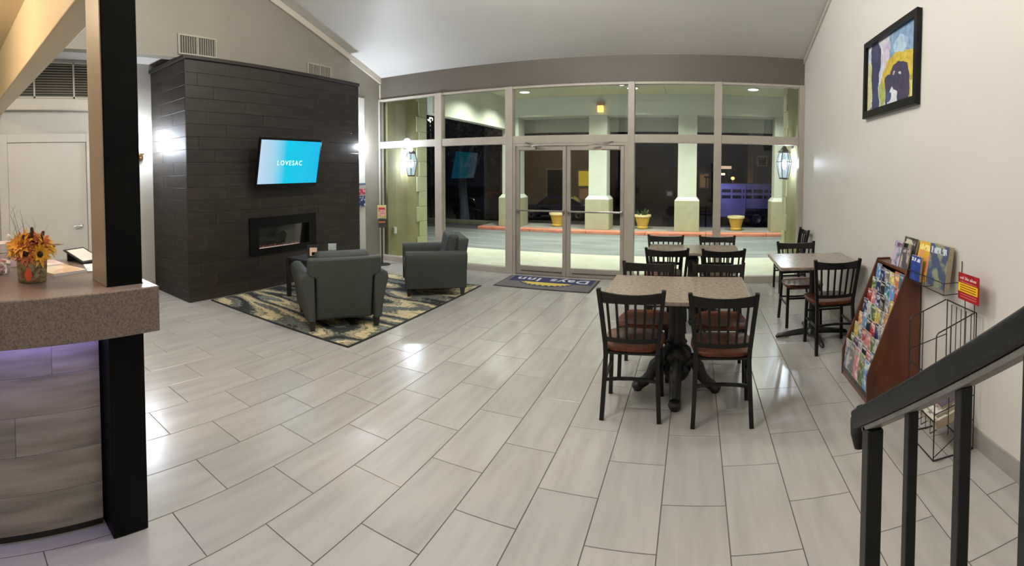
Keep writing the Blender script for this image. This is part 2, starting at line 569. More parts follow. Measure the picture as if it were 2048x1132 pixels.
def door(n, x0, x1, hinge):
    d = room('door_%d' % n, ((x0 + x1) / 2, YF, 0))
    y0, y1 = YF - 0.025, YF + 0.025
    s = 0.055
    MB().box(x0, x0 + s, y0, y1, 0.01, 1.96).build('stile', m_alu, d, world=True, bevel=0.003)
    MB().box(x1 - s, x1, y0, y1, 0.01, 1.96).build('stile', m_alu, d, world=True, bevel=0.003)
    MB().box(x0 + s, x1 - s, y0, y1, 1.90, 1.96).build('top_rail', m_alu, d, world=True, bevel=0.003)
    MB().box(x0 + s, x1 - s, y0, y1, 0.01, 0.135).build('bottom_rail', m_alu, d, world=True, bevel=0.003)
    MB().box(x0 + s, x1 - s, YF - 0.003, YF + 0.003, 0.135, 1.90).build('pane', m_glass, d, world=True)
    g = MB().box(x0 + 0.03, x1 - 0.03, y0 - 0.055, y0 - 0.030, 0.975, 1.000)
    g.box(x0 + 0.02, x0 + 0.05, y0 - 0.058, y0, 0.968, 1.007).box(x1 - 0.05, x1 - 0.02, y0 - 0.058, y0, 0.968, 1.007)
    g.build('push_bar', m_steel, d, world=True, bevel=0.004)
    xs = x0 + 0.06 if hinge < 0 else x1 - 0.06
    sg = 1 if hinge < 0 else -1
    c = MB().box(min(xs, xs + sg * 0.27), max(xs, xs + sg * 0.27), y0 - 0.05, y0 - 0.0, 1.905, 1.955)
    ob = c.build('closer', m_alu, d, world=True, bevel=0.006)
    a = MB().box(-0.015, 0.015, -0.012, 0.012, 0, 0.05)
    a = MB().tube([(xs + sg * 0.20, y0 - 0.03, 1.962), (xs + sg * 0.42, y0 - 0.15, 1.985), (xs + sg * 0.10, y0 - 0.03, 2.03)], 0.008, 4)
    a.build('closer_arm', m_alu, d, world=True)
    sw = MB().tube([(x0 + 0.09, y0 - 0.006, 0.062), (x1 - 0.06, y0 - 0.006, 0.062)], 0.006, 6)
    sw.build('door_sweep', m_blackmatte, d, world=True)
    return d
struct('trim_6', MB().box(-2.747, -2.70, YF - 0.04, YF + 0.06, 0, Z_T0).box(-1.02, -0.972, YF - 0.04, YF + 0.06, 0, Z_T0).box(-2.70, -1.02, YF - 0.04, YF + 0.06, 1.968, Z_T0), m_frame, bevel=0.003)
door(1, -2.695, -1.897, -1)
door(2, -1.888, -1.025, 1)
struct('trim_7', MB().box(-2.70, -1.02, YF - 0.06, YF + 0.07, 0.0, 0.008), m_steel)
# ================================================================== fireplace surround clad in dark planks
FX, FY0, FY1, FZ = -5.14, 2.93, 6.16, 3.0
fp = thing('fireplace_surround', 'tall chimney breast clad in dark brown plank tiles with a thin cap ledge', 'fireplace', (FX - 0.48, (FY0 + FY1) / 2, 0))
MB().box(XH + 0.002, FX - 0.012, FY0 + 0.012, FY1 - 0.012, 0, FZ).build('core', m_core, fp, world=True)
ROW = FZ / 19.0
_pc = {}
def plank(axis, a, b, z0, z1):
    # a plank on the front face (axis y) or on the near and far sides (axis x)
    g = 0.002
    l, hgt = round(b - a - g, 3), round(z1 - z0 - g, 3)
    k = (axis, l, hgt)
    if k not in _pc:
        mb = MB().box(-0.006, 0.006, -l / 2, l / 2, -hgt / 2, hgt / 2) if axis == 'y' else MB().box(-l / 2, l / 2, -0.006, 0.006, -hgt / 2, hgt / 2)
        bm = bmesh.new()
        me = mb.mesh('plank')
        bm.from_mesh(me)
        bmesh.ops.bevel(bm, geom=list(bm.edges), offset=0.0016, segments=1, affect='EDGES')
        bm.to_mesh(me)
        bm.free()
        me.materials.append(m_plank)
        _pc[k] = me
    o = bpy.data.objects.new('plank', _pc[k])
    COL.objects.link(o)
    o.parent = fp
    return o
rr = random.Random(3)
for r in range(19):
    z0, z1 = r * ROW, (r + 1) * ROW
    zc = (z0 + z1) / 2
    off = [0.0, 0.42, 0.18, 0.60, 0.30][r % 5]
    cuts = [FY0]
    y = FY0 + off
    while y < FY1 - 0.12:
        if y > FY0 + 0.12:
            cuts.append(y)
        y += 0.92
    cuts.append(FY1)
    for a, b in zip(cuts[:-1], cuts[1:]):
        if zc > 0.50 and zc < 0.96 and a > 3.87 and b < 5.10:
            continue
        o = plank('y', a, b, z0, z1)
        o.location = (FX - 0.006 + rr.uniform(-0.0012, 0.0012) - fp.location[0], (a + b) / 2 - fp.location[1], zc)
    xs = [XH + 0.002, XH + 0.002 + (0.32 if r % 2 else 0.62), FX - 0.0125]
    for a, b in zip(xs[:-1], xs[1:]):
        o = plank('x', a, b, z0, z1)
        o.location = ((a + b) / 2 - fp.location[0], FY0 + 0.006 - fp.location[1], zc)
        o = plank('x', a, b, z0, z1)
        o.location = ((a + b) / 2 - fp.location[0], FY1 - 0.006 - fp.location[1], zc)
MB().box(XH + 0.002, FX + 0.03, FY0 - 0.03, FY1, FZ, FZ + 0.045).build('cap', m_plank, fp, world=True, bevel=0.004)

# ------------------------------------------------------------------ electric fire set into the surround
ef = thing('electric_fireplace', 'black framed linear electric fire with glass front set in dark planks', 'fireplace', (FX, 4.48, 0.482))
EY0, EY1, EZ0, EZ1 = 3.86, 5.10, 0.482, 0.985
GY0, GY1, GZ0, GZ1 = 4.01, 4.955, 0.565, 0.855
mb = MB()
mb.box(FX + 0.0015, FX + 0.035, EY0, EY1, EZ0, GZ0).box(FX + 0.0015, FX + 0.035, EY0, EY1, GZ1, EZ1)
mb.box(FX + 0.0015, FX + 0.035, EY0, GY0, GZ0, GZ1).box(FX + 0.0015, FX + 0.035, GY1, EY1, GZ0, GZ1)
mb.build('frame', m_black, ef, world=True)
MB().box(FX + 0.0015, FX + 0.006, GY0, GY1, GZ0, GZ1).build('back_panel', M('firebox_back', (0.085, 0.08, 0.065), 0.25, col2=(0.05, 0.048, 0.042), nscale=2.5), ef, world=True)
m_em = M('ember', (0.30, 0.10, 0.06), 0.3, col2=(0.55, 0.48, 0.46), nscale=3, lo=0.45, hi=0.75, rand=0.4)
rr = random.Random(11)
emb = None
for i in range(46):
    y = GY0 + 0.02 + (GY1 - GY0 - 0.04) * (i + rr.uniform(-0.2, 0.2) + 0.5) / 46.0
    s = rr.uniform(0.010, 0.020)
    mb = MB().ball((0, 0, 0), 0.007, s * 0.7, s, n=6, m=4)
    o = mb.build('ember', m_em, ef)
    o.location = (0.017, y - 4.48, GZ0 - 0.482 + 0.012 + rr.uniform(0, 0.018))
    o.rotation_euler = (rr.uniform(-0.6, 0.6), 0, 0)
MB().box(FX + 0.009, FX + 0.028, GY0, GY1, GZ0, GZ0 + 0.008).build('light_strip', M('ember_glow', (0.8, 0.6, 0.55), 0.4, emit=0.55, ecol=(1, 0.72, 0.62)), ef, world=True)
MB().box(FX + 0.031, FX + 0.034, GY0, GY1, GZ0, GZ1).build('glass', m_clear, ef, world=True)

# ------------------------------------------------------------------ television
tv = thing('television', 'wall mounted flat television showing a cyan advert over the electric fire', 'television', (FX, 4.42, 1.72))
tilt = math.radians(11)
tm = Matrix.Translation((0.22, 0, 0)) @ Matrix.Rotation(tilt, 4, 'Y')
hw, hh = 0.56, 0.335
MB().box(-0.03, 0.012, -hw, hw, -hh, hh).xf(tm).build('bezel', m_black, tv, bevel=0.006)
def screen_mat():
    m = bpy.data.materials.new('screen_advert')
    m.use_nodes = True
    N, L = m.node_tree.nodes, m.node_tree.links
    b = N['Principled BSDF']
    tc = N.new('ShaderNodeTexCoord')
    sp = N.new('ShaderNodeSeparateXYZ')
    L.new(tc.outputs['Generated'], sp.inputs[0])
    rp = N.new('ShaderNodeValToRGB')
    e = rp.color_ramp.elements
    e[0].position = 0.0
    e[0].color = (*s2l((196, 222, 245)), 1)
    e[1].position = 0.42
    e[1].color = (*s2l((0, 205, 238)), 1)
    q = e.new(0.22)
    q.color = (*s2l((165, 215, 240)), 1)
    q = e.new(1.0)
    q.color = (*s2l((0, 190, 238)), 1)
    L.new(sp.outputs['Y'], rp.inputs[0])
    L.new(rp.outputs[0], b.inputs['Emission Color'])
    b.inputs['Base Color'].default_value = (0.01, 0.01, 0.01, 1)
    b.inputs['Emission Strength'].default_value = 0.95
    b.inputs['Roughness'].default_value = 0.15
    return m
sc_ = MB().box(0.012, 0.0135, -hw + 0.018, hw - 0.018, -hh + 0.055, hh - 0.028).xf(tm).build('screen', screen_mat(), tv)
m_scrtxt = M('screen_lettering', (0.8, 0.95, 0.95), 0.5, emit=0.85, ecol=(0.75, 1.0, 0.98))
text_part('LOVESAC', 'lettering', m_scrtxt, sc_, tm @ axes((0.0145, -0.01, 0.0), (0, 1, 0), (0, 0, 1), (1, 0, 0)), 0.092, 0.0006, spacing=1.25)
mb = MB().box(0.004, 0.03, -0.14, 0.14, -0.16, 0.16).box(0.03, 0.17, -0.03, 0.03, -0.05, 0.05).box(0.16, 0.20, -0.12, 0.12, -0.11, 0.11)
mb.build('wall_bracket', m_blackmatte, tv, bevel=0.003)
MB().box(-0.055, -0.03, -0.30, 0.30, -0.22, 0.20).xf(tm).build('back_housing', m_blackmatte, tv, bevel=0.01)

# ------------------------------------------------------------------ supply vents on the gable, behind the cap
def vent(y0, y1, z0, z1, label):
    v = thing('wall_vent', label, 'vent', (XL, (y0 + y1) / 2, z0))
    w, hgt = y1 - y0, z1 - z0
    m_v = M('vent_enamel', (0.34, 0.31, 0.25), 0.45, col2=(0.30, 0.27, 0.22), nscale=8)
    m_d = M('vent_dark', (0.035, 0.033, 0.028), 0.7, col2=(0.05, 0.046, 0.04), nscale=8)
    MB().box(0.001, 0.004, -w / 2, w / 2, 0, hgt).build('backing', m_d, v)
    f = MB().box(0.001, 0.02, -w / 2, w / 2, hgt - 0.02, hgt).box(0.001, 0.02, -w / 2, w / 2, 0, 0.02)
    f.box(0.001, 0.02, -w / 2, -w / 2 + 0.02, 0.02, hgt - 0.02).box(0.001, 0.02, w / 2 - 0.02, w / 2, 0.02, hgt - 0.02).box(0.001, 0.02, -0.008, 0.008, 0.02, hgt - 0.02)
    f.build('frame', m_v, v)
    s0 = None
    n = max(8, int(w / 0.035))
    for i in range(n):
        y = -w / 2 + 0.03 + (w - 0.06) * i / (n - 1)
        if abs(y) < 0.014:
            continue
        if s0 is None:
            s0 = MB().box(-0.006, 0.006, -0.004, 0.004, 0.02, hgt - 0.02).build('louvre', m_v, v)
            s = s0
        else:
            s = inst(s0, v)
        s.location = (0.012, y, 0)
        s.rotation_euler = (0, 0, 0.5)
vent(2.93, 3.50, 3.09, 3.345, 'wide ridged wall vent peeping over the cap near the hall end of the fireplace')
vent(5.14, 5.67, 3.06, 3.265, 'smaller ridged wall vent peeping over the cap near the window end of the fireplace')

# return air grille above the hall door: slanted mesh in three framed fields
g = thing('return_air_grille', 'large dark return air grille high on the hall wall above the door', 'vent', (XH, 1.82, 2.62))
MB().box(0.001, 0.003, -0.80, 0.80, 0, 0.47).build('backing', M('grille_dark', (0.03, 0.027, 0.022), 0.8, col2=(0.04, 0.036, 0.03), nscale=6), g)
f = MB()
for y in (-0.80, -0.55, -0.02, 0.52, 0.78):
    f.box(0.003, 0.016, y, y + 0.022, 0, 0.47)
f.box(0.003, 0.016, -0.80, 0.80, 0, 0.02).box(0.003, 0.016, -0.80, 0.80, 0.45, 0.47)
f.build('frame', m_trimp, g)
m_sl = M('grille_slat', (0.30, 0.27, 0.21), 0.5, col2=(0.26, 0.235, 0.18), nscale=5)
for i in range(13):
    z = 0.035 + i * 0.0335
    s = MB().box(0.004, 0.009, -0.778, 0.778, -0.006, 0.006)
    o = s.build('slat', m_sl, g)
    o.location = (0, 0, z)
    o.rotation_euler = (0.010, 0.6, 0)

# hall wall sconce, the bright cool lamp beside the column
def sconce(x, y, z, label, power):
    sx = thing('wall_sconce', label, 'wall lamp', (x, y, z))
    MB().lathe([(0.045, 0), (0.045, 0.012), (0.02, 0.02)], n=16).xf(Matrix.Rotation(PI / 2, 4, 'Y')).build('back_plate', m_brass, sx, smooth=True)
    MB().tube([(0.015, 0, 0), (0.045, 0, -0.03), (0.066, 0, -0.01), (0.07, 0, 0.035)], 0.008, 8).build('arm', m_brass, sx, smooth=True)
    MB().lathe([(0.012, 0.03), (0.035, 0.04), (0.038, 0.055), (0.02, 0.06)], (0.07, 0, 0), 14).build('cup', m_brass, sx, smooth=True)
    MB().lathe([(0.034, 0.058), (0.048, 0.11), (0.050, 0.17), (0.042, 0.22), (0.030, 0.23)], (0.07, 0, 0), 18).build('shade', M('sconce_glass', (0.9, 0.93, 1.0), 0.4, emit=9.0, ecol=(0.86, 0.92, 1.0)), sx, smooth=True)
    lamp('sconce_light', 'POINT', (0.07, 0, 0.30), power * 0.3, C_COOL, sx, 0.05)
    lamp('sconce_light', 'POINT', (0.16, 0, 0.13), power * 0.7, C_COOL, sx, 0.03)
sconce(XH, 2.74, 1.84, 'lit wall sconce with brass arm and frosted shade on the hall wall', P_SCONCE)
sconce(XL, 6.228, 1.88, 'lit wall sconce tucked behind the fireplace on the wall next to the window', P_SCONCE2)
# ================================================================== rug
RX0, RX1, RY0, RY1 = -5.09, -2.83, 3.21, 5.97
def rug_mat():
    m = bpy.data.materials.new('rug_waves')
    m.use_nodes = True
    N, L = m.node_tree.nodes, m.node_tree.links
    b = N['Principled BSDF']
    b.inputs['Roughness'].default_value = 0.95
    tc = N.new('ShaderNodeTexCoord')
    mp = N.new('ShaderNodeMapping')
    mp.inputs['Rotation'].default_value = (0, 0, 0.45)
    mp.inputs['Scale'].default_value = (0.62, 1.55, 1)
    L.new(tc.outputs['Object'], mp.inputs[0])
    nz = N.new('ShaderNodeTexNoise')
    nz.inputs['Scale'].default_value = 0.9
    nz.inputs['Detail'].default_value = 1.0
    nz.inputs['Distortion'].default_value = 0.7
    L.new(mp.outputs[0], nz.inputs['Vector'])
    mul = N.new('ShaderNodeMath')
    mul.operation = 'MULTIPLY'
    mul.inputs[1].default_value = 6.0
    L.new(nz.outputs['Fac'], mul.inputs[0])
    n2 = N.new('ShaderNodeTexNoise')
    n2.inputs['Scale'].default_value = 26.0
    n2.inputs['Detail'].default_value = 3.0
    L.new(tc.outputs['Object'], n2.inputs['Vector'])
    m2 = N.new('ShaderNodeMath')
    m2.operation = 'MULTIPLY_ADD'
    m2.inputs[1].default_value = 0.42
    L.new(n2.outputs['Fac'], m2.inputs[0])
    L.new(mul.outputs[0], m2.inputs[2])
    fr = N.new('ShaderNodeMath')
    fr.operation = 'FRACT'
    L.new(m2.outputs[0], fr.inputs[0])
    rp = N.new('ShaderNodeValToRGB')
    e = rp.color_ramp.elements
    cols = [(0.0, (34, 38, 40)), (0.14, (30, 34, 36)), (0.20, (120, 124, 116)), (0.36, (76, 82, 80)), (0.44, (190, 176, 138)), (0.60, (198, 184, 146)), (0.66, (60, 62, 58)), (0.70, (176, 164, 130)), (0.80, (124, 124, 108)), (0.86, (46, 50, 50)), (1.0, (34, 38, 40))]
    e[0].position, e[0].color = cols[0][0], (*s2l(cols[0][1]), 1)
    e[1].position, e[1].color = cols[-1][0], (*s2l(cols[-1][1]), 1)
    for p, c in cols[1:-1]:
        q = e.new(p)
        q.color = (*s2l(c), 1)
    L.new(fr.outputs[0], rp.inputs[0])
    L.new(rp.outputs[0], b.inputs['Base Color'])
    bp = N.new('ShaderNodeBump')
    bp.inputs['Strength'].default_value = 0.4
    bp.inputs['Distance'].default_value = 0.004
    n3 = N.new('ShaderNodeTexNoise')
    n3.inputs['Scale'].default_value = 220.0
    L.new(tc.outputs['Object'], n3.inputs['Vector'])
    L.new(n3.outputs['Fac'], bp.inputs['Height'])
    L.new(bp.outputs[0], b.inputs['Normal'])
    return m
rug = thing('area_rug', 'large area rug with black, grey and cream wavy bands under the armchairs', 'rug', ((RX0 + RX1) / 2, (RY0 + RY1) / 2, 0))
MB().box(RX0 + 0.02, RX1 - 0.02, RY0 + 0.02, RY1 - 0.02, 0.0005, 0.012).build('pile', rug_mat(), rug, world=True, bevel=0.003)
bd = MB().box(RX0, RX1, RY0, RY0 + 0.02, 0.0005, 0.011).box(RX0, RX1, RY1 - 0.02, RY1, 0.0005, 0.011)
bd.box(RX0, RX0 + 0.02, RY0 + 0.02, RY1 - 0.02, 0.0005, 0.011).box(RX1 - 0.02, RX1, RY0 + 0.02, RY1 - 0.02, 0.0005, 0.011)
bd.build('binding', M('rug_binding', (0.014, 0.016, 0.016), 0.9, col2=(0.022, 0.024, 0.024), nscale=30), rug, world=True)
RZ = 0.012

# ================================================================== armchairs (local: front is +y)
def armchair(loc, rz, label):
    t = thing('armchair', label, 'armchair', loc, rz, None)
    MB().box(-0.30, 0.30, -0.33, 0.345, 0.092, 0.275).build('seat_base', m_fabric, t, bevel=0.02, seg=3, smooth=True)
    MB().box(-0.292, 0.292, -0.16, 0.385, 0.275, 0.415).build('seat_cushion', m_fabric, t, bevel=0.045, seg=4, smooth=True)
    # back: panel between the arms, wider above them, leaning backwards
    poly = [(-0.292, 0.097), (0.292, 0.097), (0.292, 0.525), (0.375, 0.548), (0.372, 0.722), (-0.372, 0.722), (-0.375, 0.548), (-0.292, 0.525)]
    def lean(z):
        return -0.335 - 0.10 * (z - 0.13) / 0.64
    n = len(poly)
    vs = [(x, lean(z), z) for x, z in poly] + [(x, lean(z) + 0.13, z) for x, z in poly]
    fs = [tuple(range(n)), tuple(range(2 * n - 1, n - 1, -1))] + [(i, (i + 1) % n, (i + 1) % n + n, i + n) for i in range(n)]
    MB().add(vs, fs).build('backrest', m_fabric, t, bevel=0.022, seg=3, smooth=True)
    bc = MB().box(-0.285, 0.285, -0.075, 0.075, 0, 0.362)
    bc.xf(Matrix.Translation((0, -0.185, 0.408)) @ Matrix.Rotation(0.20, 4, 'X'))
    bc.build('back_cushion', m_fabric, t, bevel=0.05, seg=4, smooth=True)
    for s in (-1, 1):
        prof = [(0.302, 0.092), (0.380, 0.092), (0.402, 0.28), (0.432, 0.41), (0.456, 0.485), (0.448, 0.548), (0.400, 0.578), (0.340, 0.568), (0.306, 0.53)]
        n = len(prof)
        rings = [(-0.395, 0.0), (-0.2, 0.0), (0.2, 0.0), (0.385, 0.0)]
        vs, fs = [], []
        for y, q in rings:
            for (x, z) in prof:
                yy = y
                vs.append((s * x, yy, z))
        for i in range(len(rings) - 1):
            for k in range(n):
                k2 = (k + 1) % n
                fs.append((i * n + k, i * n + k2, (i + 1) * n + k2, (i + 1) * n + k))
        fs.append(tuple(range(n)))
        fs.append(tuple(range((len(rings) - 1) * n, len(rings) * n)))
        MB().add(vs, fs).build('armrest', m_fabric, t, bevel=0.018, seg=3, smooth=True)
        for y in (-0.345, 0.335):
            MB().add([(s * 0.300 - 0.0, y - 0.028, 0.093), (s * 0.362, y - 0.028, 0.093), (s * 0.362, y + 0.028, 0.093), (s * 0.300, y + 0.028, 0.093),
                      (s * 0.308, y - 0.020, 0), (s * 0.350, y - 0.020, 0), (s * 0.350, y + 0.020, 0), (s * 0.308, y + 0.020, 0)],
                     [(0, 1, 2, 3), (4, 5, 6, 7), (0, 1, 5, 4), (1, 2, 6, 5), (2, 3, 7, 6), (3, 0, 4, 7)]).build('leg', m_legwood, t)
    return t
def facing(dx, dy):
    return math.atan2(dy, dx) - PI / 2
A1 = armchair((-3.481, 3.778, RZ), facing(-0.82, 0.572), 'grey fabric armchair with its back turned, facing the electric fire')
A2 = armchair((-3.305, 5.46, RZ), facing(-0.80, -0.60), 'grey fabric armchair seen from its side, near the glass doors')

# ================================================================== low black table between chairs and fire
st = thing('side_table', 'low black square side table with four legs behind the turned armchair', 'table', (-4.33, 4.30, RZ), 0.0)
MB().box(-0.26, 0.26, -0.26, 0.26, 0.47, 0.50).build('table_top', m_blackmatte, st, bevel=0.004)
MB().box(-0.235, 0.235, -0.235, 0.235, 0.41, 0.47).build('apron', m_blackmatte, st, bevel=0.002)
MB().box(-0.22, 0.22, -0.22, 0.22, 0.12, 0.14).build('shelf', m_blackmatte, st, bevel=0.002)
for sx_ in (-1, 1):
    for sy_ in (-1, 1):
        MB().box(sx_ * 0.24 - 0.022, sx_ * 0.24 + 0.022, sy_ * 0.24 - 0.022, sy_ * 0.24 + 0.022, 0, 0.47).build('leg', m_blackmatte, st)
ch = thing('card_stand', 'small framed card with a peach print standing on the black side table', 'card', (-4.20, 4.14, RZ + 0.50), 0.75)
cb = MB().box(-0.075, 0.075, -0.006, 0.006, 0, 0.185)
cb.build('frame', m_blackmatte, ch, bevel=0.002)
MB().box(-0.045, 0.045, -0.0085, -0.006, 0.05, 0.15).build('print', M('peach_print', (0.78, 0.56, 0.45), 0.5, col2=(0.65, 0.45, 0.35), nscale=12), ch)
MB().box(-0.02, 0.03, -0.0095, -0.0085, 0.055, 0.095).build('motif', m_black, ch)
lb = thing('leaflet_holder', 'clear acrylic leaflet holder on the side table behind the armchair', 'leaflet holder', (-4.06, 4.33, RZ + 0.50), 0.75)
MB().box(-0.06, 0.06, 0.02, 0.026, 0, 0.21).build('back_plate', m_clear, lb)
MB().box(-0.06, 0.06, -0.02, -0.016, 0, 0.12).build('front_plate', m_clear, lb)
MB().box(-0.06, 0.06, -0.02, 0.026, 0, 0.004).build('base_plate', m_clear, lb)
MB().box(-0.05, 0.05, -0.012, 0.016, 0.0045, 0.19).build('leaflets', M('leaflet_grey_blue', (0.32, 0.40, 0.42), 0.5, col2=(0.55, 0.58, 0.56), nscale=14), lb)

# ================================================================== dining chairs (local: front is +y, back at -y)
SQ = 0.0135
def dining_chair(loc, rz, label, group=None):
    t = thing('dining_chair', label, 'chair', loc, rz, group)
    zs = 0.435
    for s in (-1, 1):
        MB().tube([(s * 0.182, -0.245, 0), (s * 0.172, -0.215, 0.22), (s * 0.166, -0.192, 0.40), (s * 0.170, -0.190, 0.47), (s * 0.188, -0.218, 0.66), (s * 0.206, -0.250, 0.838)], SQ, 4).build('back_post', m_iron, t)
        MB().tube([(s * 0.182, 0.132, 0), (s * 0.172, 0.122, 0.41)], SQ, 4).build('leg', m_iron, t)
        MB().tube([(s * 0.172, -0.21, 0.235), (s * 0.1775, 0.128, 0.235)], 0.009, 4).build('side_stretcher', m_iron, t)
    MB().tube([(-0.170, -0.207, 0.245), (-0.085, -0.182, 0.245), (0, -0.174, 0.245), (0.085, -0.182, 0.245), (0.170, -0.207, 0.245)], 0.009, 4).build('back_stretcher', m_iron, t)
    MB().tube([(-0.174, 0.126, 0.30), (0.174, 0.126, 0.30)], 0.009, 4).build('front_stretcher', m_iron, t)
    # seat frame and wooden seat
    MB().box(-0.172, 0.172, -0.195, 0.178, 0.405, 0.420).build('seat_frame', m_iron, t, bevel=0.004)
    n = 28
    pts = []
    for k in range(n):
        a = 2 * PI * k / n
        c, s_ = math.cos(a), math.sin(a)
        e = 0.45
        x = 0.205 * (abs(c) ** e) * (1 if c >= 0 else -1)
        y = 0.205 * (abs(s_) ** e) * (1 if s_ >= 0 else -1)
        if y < 0:
            x *= 1 + 0.14 * y / 0.205
        pts.append((x, y + 0.008))
    mb = MB()
    lay = [(0.96, 0.420), (1.0, 0.428), (1.0, 0.444), (0.96, 0.452), (0.5, 0.447), (0.02, 0.445)]
    for f_, z in lay:
        mb.v += [(x * f_, y * f_, z) for x, y in pts]
    for i in range(len(lay) - 1):
        for k in range(n):
            k2 = (k + 1) % n
            mb.f.append((i * n + k, i * n + k2, (i + 1) * n + k2, (i + 1) * n + k))
    mb.f.append(tuple(range(n - 1, -1, -1)))
    mb.f.append(tuple((len(lay) - 1) * n + k for k in range(n)))
    mb.build('seat', m_seat, t, smooth=True)
    # curved top rail, lower rail, six slats
    def arc(x, w, depth):
        return -depth * (1 - (x / w) ** 2)
    def rail(z0, z1, w, yb, depth, dz, name):
        m = 9
        vs, fs = [], []
        for i in range(m):
            x = -w + 2 * w * i / (m - 1)
            y = yb + arc(x, w, depth)
            d = -dz * (1 - (x / w) ** 2)
            for (yy, z) in ((-0.008, z0), (0.008, z0), (0.008, z1 + d), (-0.008, z1 + d)):
                vs.append((x, y + yy - 0.17 * (z - z0), z))
        for i in range(m - 1):
            for k in range(4):
                k2 = (k + 1) % 4
                fs.append((i * 4 + k, i * 4 + k2, (i + 1) * 4 + k2, (i + 1) * 4 + k))
        fs += [(3, 2, 1, 0), tuple((m - 1) * 4 + k for k in range(4))]
        MB().add(vs, fs).build(name, m_iron, t, bevel=0.003)
    rail(0.752, 0.824, 0.195, -0.234, 0.035, 0.012, 'top_rail')
    rail(0.490, 0.520, 0.168, -0.194, 0.030, 0.0, 'lower_rail')
    for i in range(6):
        f_ = -1 + 2 * (i + 0.5) / 6.0
        xb, xt = f_ * 0.160, f_ * 0.182
        yb = -0.194 + arc(xb, 0.168, 0.030)
        yt = -0.234 + arc(xt, 0.195, 0.035)
        MB().tube([(xb, yb, 0.505), (xt, yt - 0.004, 0.77)], 0.0075, 4).build('slat', m_iron, t)
    return t

def tabletop(mb, w, d, z, t=0.03):
    return mb.box(-w / 2, w / 2, -d / 2, d / 2, z - t, z)
def table_ornate(loc, w, d, label):
    t = thing('dining_table', label, 'table', loc)
    tabletop(MB(), w, d, 0.75).build('table_top', m_laminate, t, bevel=0.006, seg=2)
    MB().box(-0.17, 0.17, -0.17, 0.17, 0.698, 0.72).build('mounting_plate', m_castiron, t, bevel=0.004)
    prof = [(0.070, 0.10), (0.090, 0.13), (0.108, 0.17), (0.082, 0.21), (0.096, 0.235), (0.114, 0.27), (0.104, 0.31), (0.066, 0.345), (0.078, 0.365), (0.060, 0.385), (0.056, 0.55), (0.066, 0.64), (0.052, 0.66), (0.075, 0.70)]
    MB().lathe(prof, n=18).build('pedestal', m_castiron, t, smooth=True)
    for k in range(4):
        a = k * PI / 2
        c, s = math.cos(a), math.sin(a)
        pts = [(0.05, 0.20), (0.11, 0.235), (0.155, 0.185), (0.185, 0.115), (0.225, 0.070), (0.262, 0.046)]
        rs = [0.040, 0.048, 0.046, 0.040, 0.038, 0.038]
        mb = MB().tube([(c * r, s * r, z) for r, z in pts], rs, 10)
        mb.ball((c * 0.278, s * 0.278, 0.032), 0.046, 0.046, 0.032, 10, 6)
        mb.lathe([(0.03, 0.0), (0.036, 0.012), (0.03, 0.02)], (c * 0.278, s * 0.278, 0), 10)
        mb.build('foot', m_castiron, t, smooth=True)
    return t
def table_plain(loc, w, d, label):
    t = thing('dining_table', label, 'table', loc)
    tabletop(MB(), w, d, 0.75).build('table_top', m_laminate, t, bevel=0.006, seg=2)
    MB().box(-0.15, 0.15, -0.15, 0.15, 0.70, 0.72).build('mounting_plate', m_castiron, t, bevel=0.004)
    MB().lathe([(0.075, 0.05), (0.06, 0.075), (0.038, 0.09), (0.038, 0.66), (0.06, 0.70)], n=16).build('pedestal', m_castiron, t, smooth=True)
    for k in range(4):
        a = k * PI / 2 + 0.03
        c, s = math.cos(a), math.sin(a)
        mb = MB().tube([(c * 0.04, s * 0.04, 0.055), (c * 0.20, s * 0.20, 0.042), (c * 0.34, s * 0.34, 0.024), (c * 0.362, s * 0.362, 0.012)], [0.034, 0.028, 0.022, 0.012], 8)
        mb.build('foot', m_castiron, t, smooth=True)
    return t

table_ornate((-0.115, 3.42, 0), 1.0, 0.76, 'big speckled brown laminate table on a turned iron pedestal with four chairs')
table_ornate((-0.01, 5.235, 0), 0.98, 0.58, 'speckled laminate table between four chairs in front of the window')
table_plain((1.155, 4.535, 0), 0.79, 0.76, 'small speckled laminate table against the plain right wall on flat iron feet')
dining_chair((-0.392, 3.205, 0), 0.02, 'black chair with its back turned at the big pedestal table, on the doormat side')
dining_chair((0.192, 3.160, 0), -0.02, 'black chair with its back turned at the big pedestal table, on the rack side')
dining_chair((-0.372, 3.70, 0), PI, 'black chair facing the room across the big pedestal table, on the doormat side')
dining_chair((0.205, 3.70, 0), PI, 'black chair facing the room across the big pedestal table, on the rack side')
dining_chair((-0.262, 4.93, 0), 0.0, 'black chair with its back turned at the window table, on the doormat side')
dining_chair((0.285, 4.93, 0), 0.03, 'black chair with its back turned at the window table, on the right wall side')
dining_chair((-0.335, 5.45, 0), PI, 'black slat back chair on the window side of the window table, towards the doormat')
dining_chair((0.275, 5.45, 0), PI, 'black slat back chair on the window side of the window table, towards the right wall')
dining_chair((1.235, 4.265, 0), 0.04, 'black slat back chair with its back turned at the small table by the right wall')
dining_chair((1.13, 4.95, 0), PI + 0.05, 'black slat back chair facing the room at the small table by the right wall')
dining_chair((1.255, 6.43, 0), PI / 2 + 0.05, 'black chair turned sideways in the corner between window and right wall')

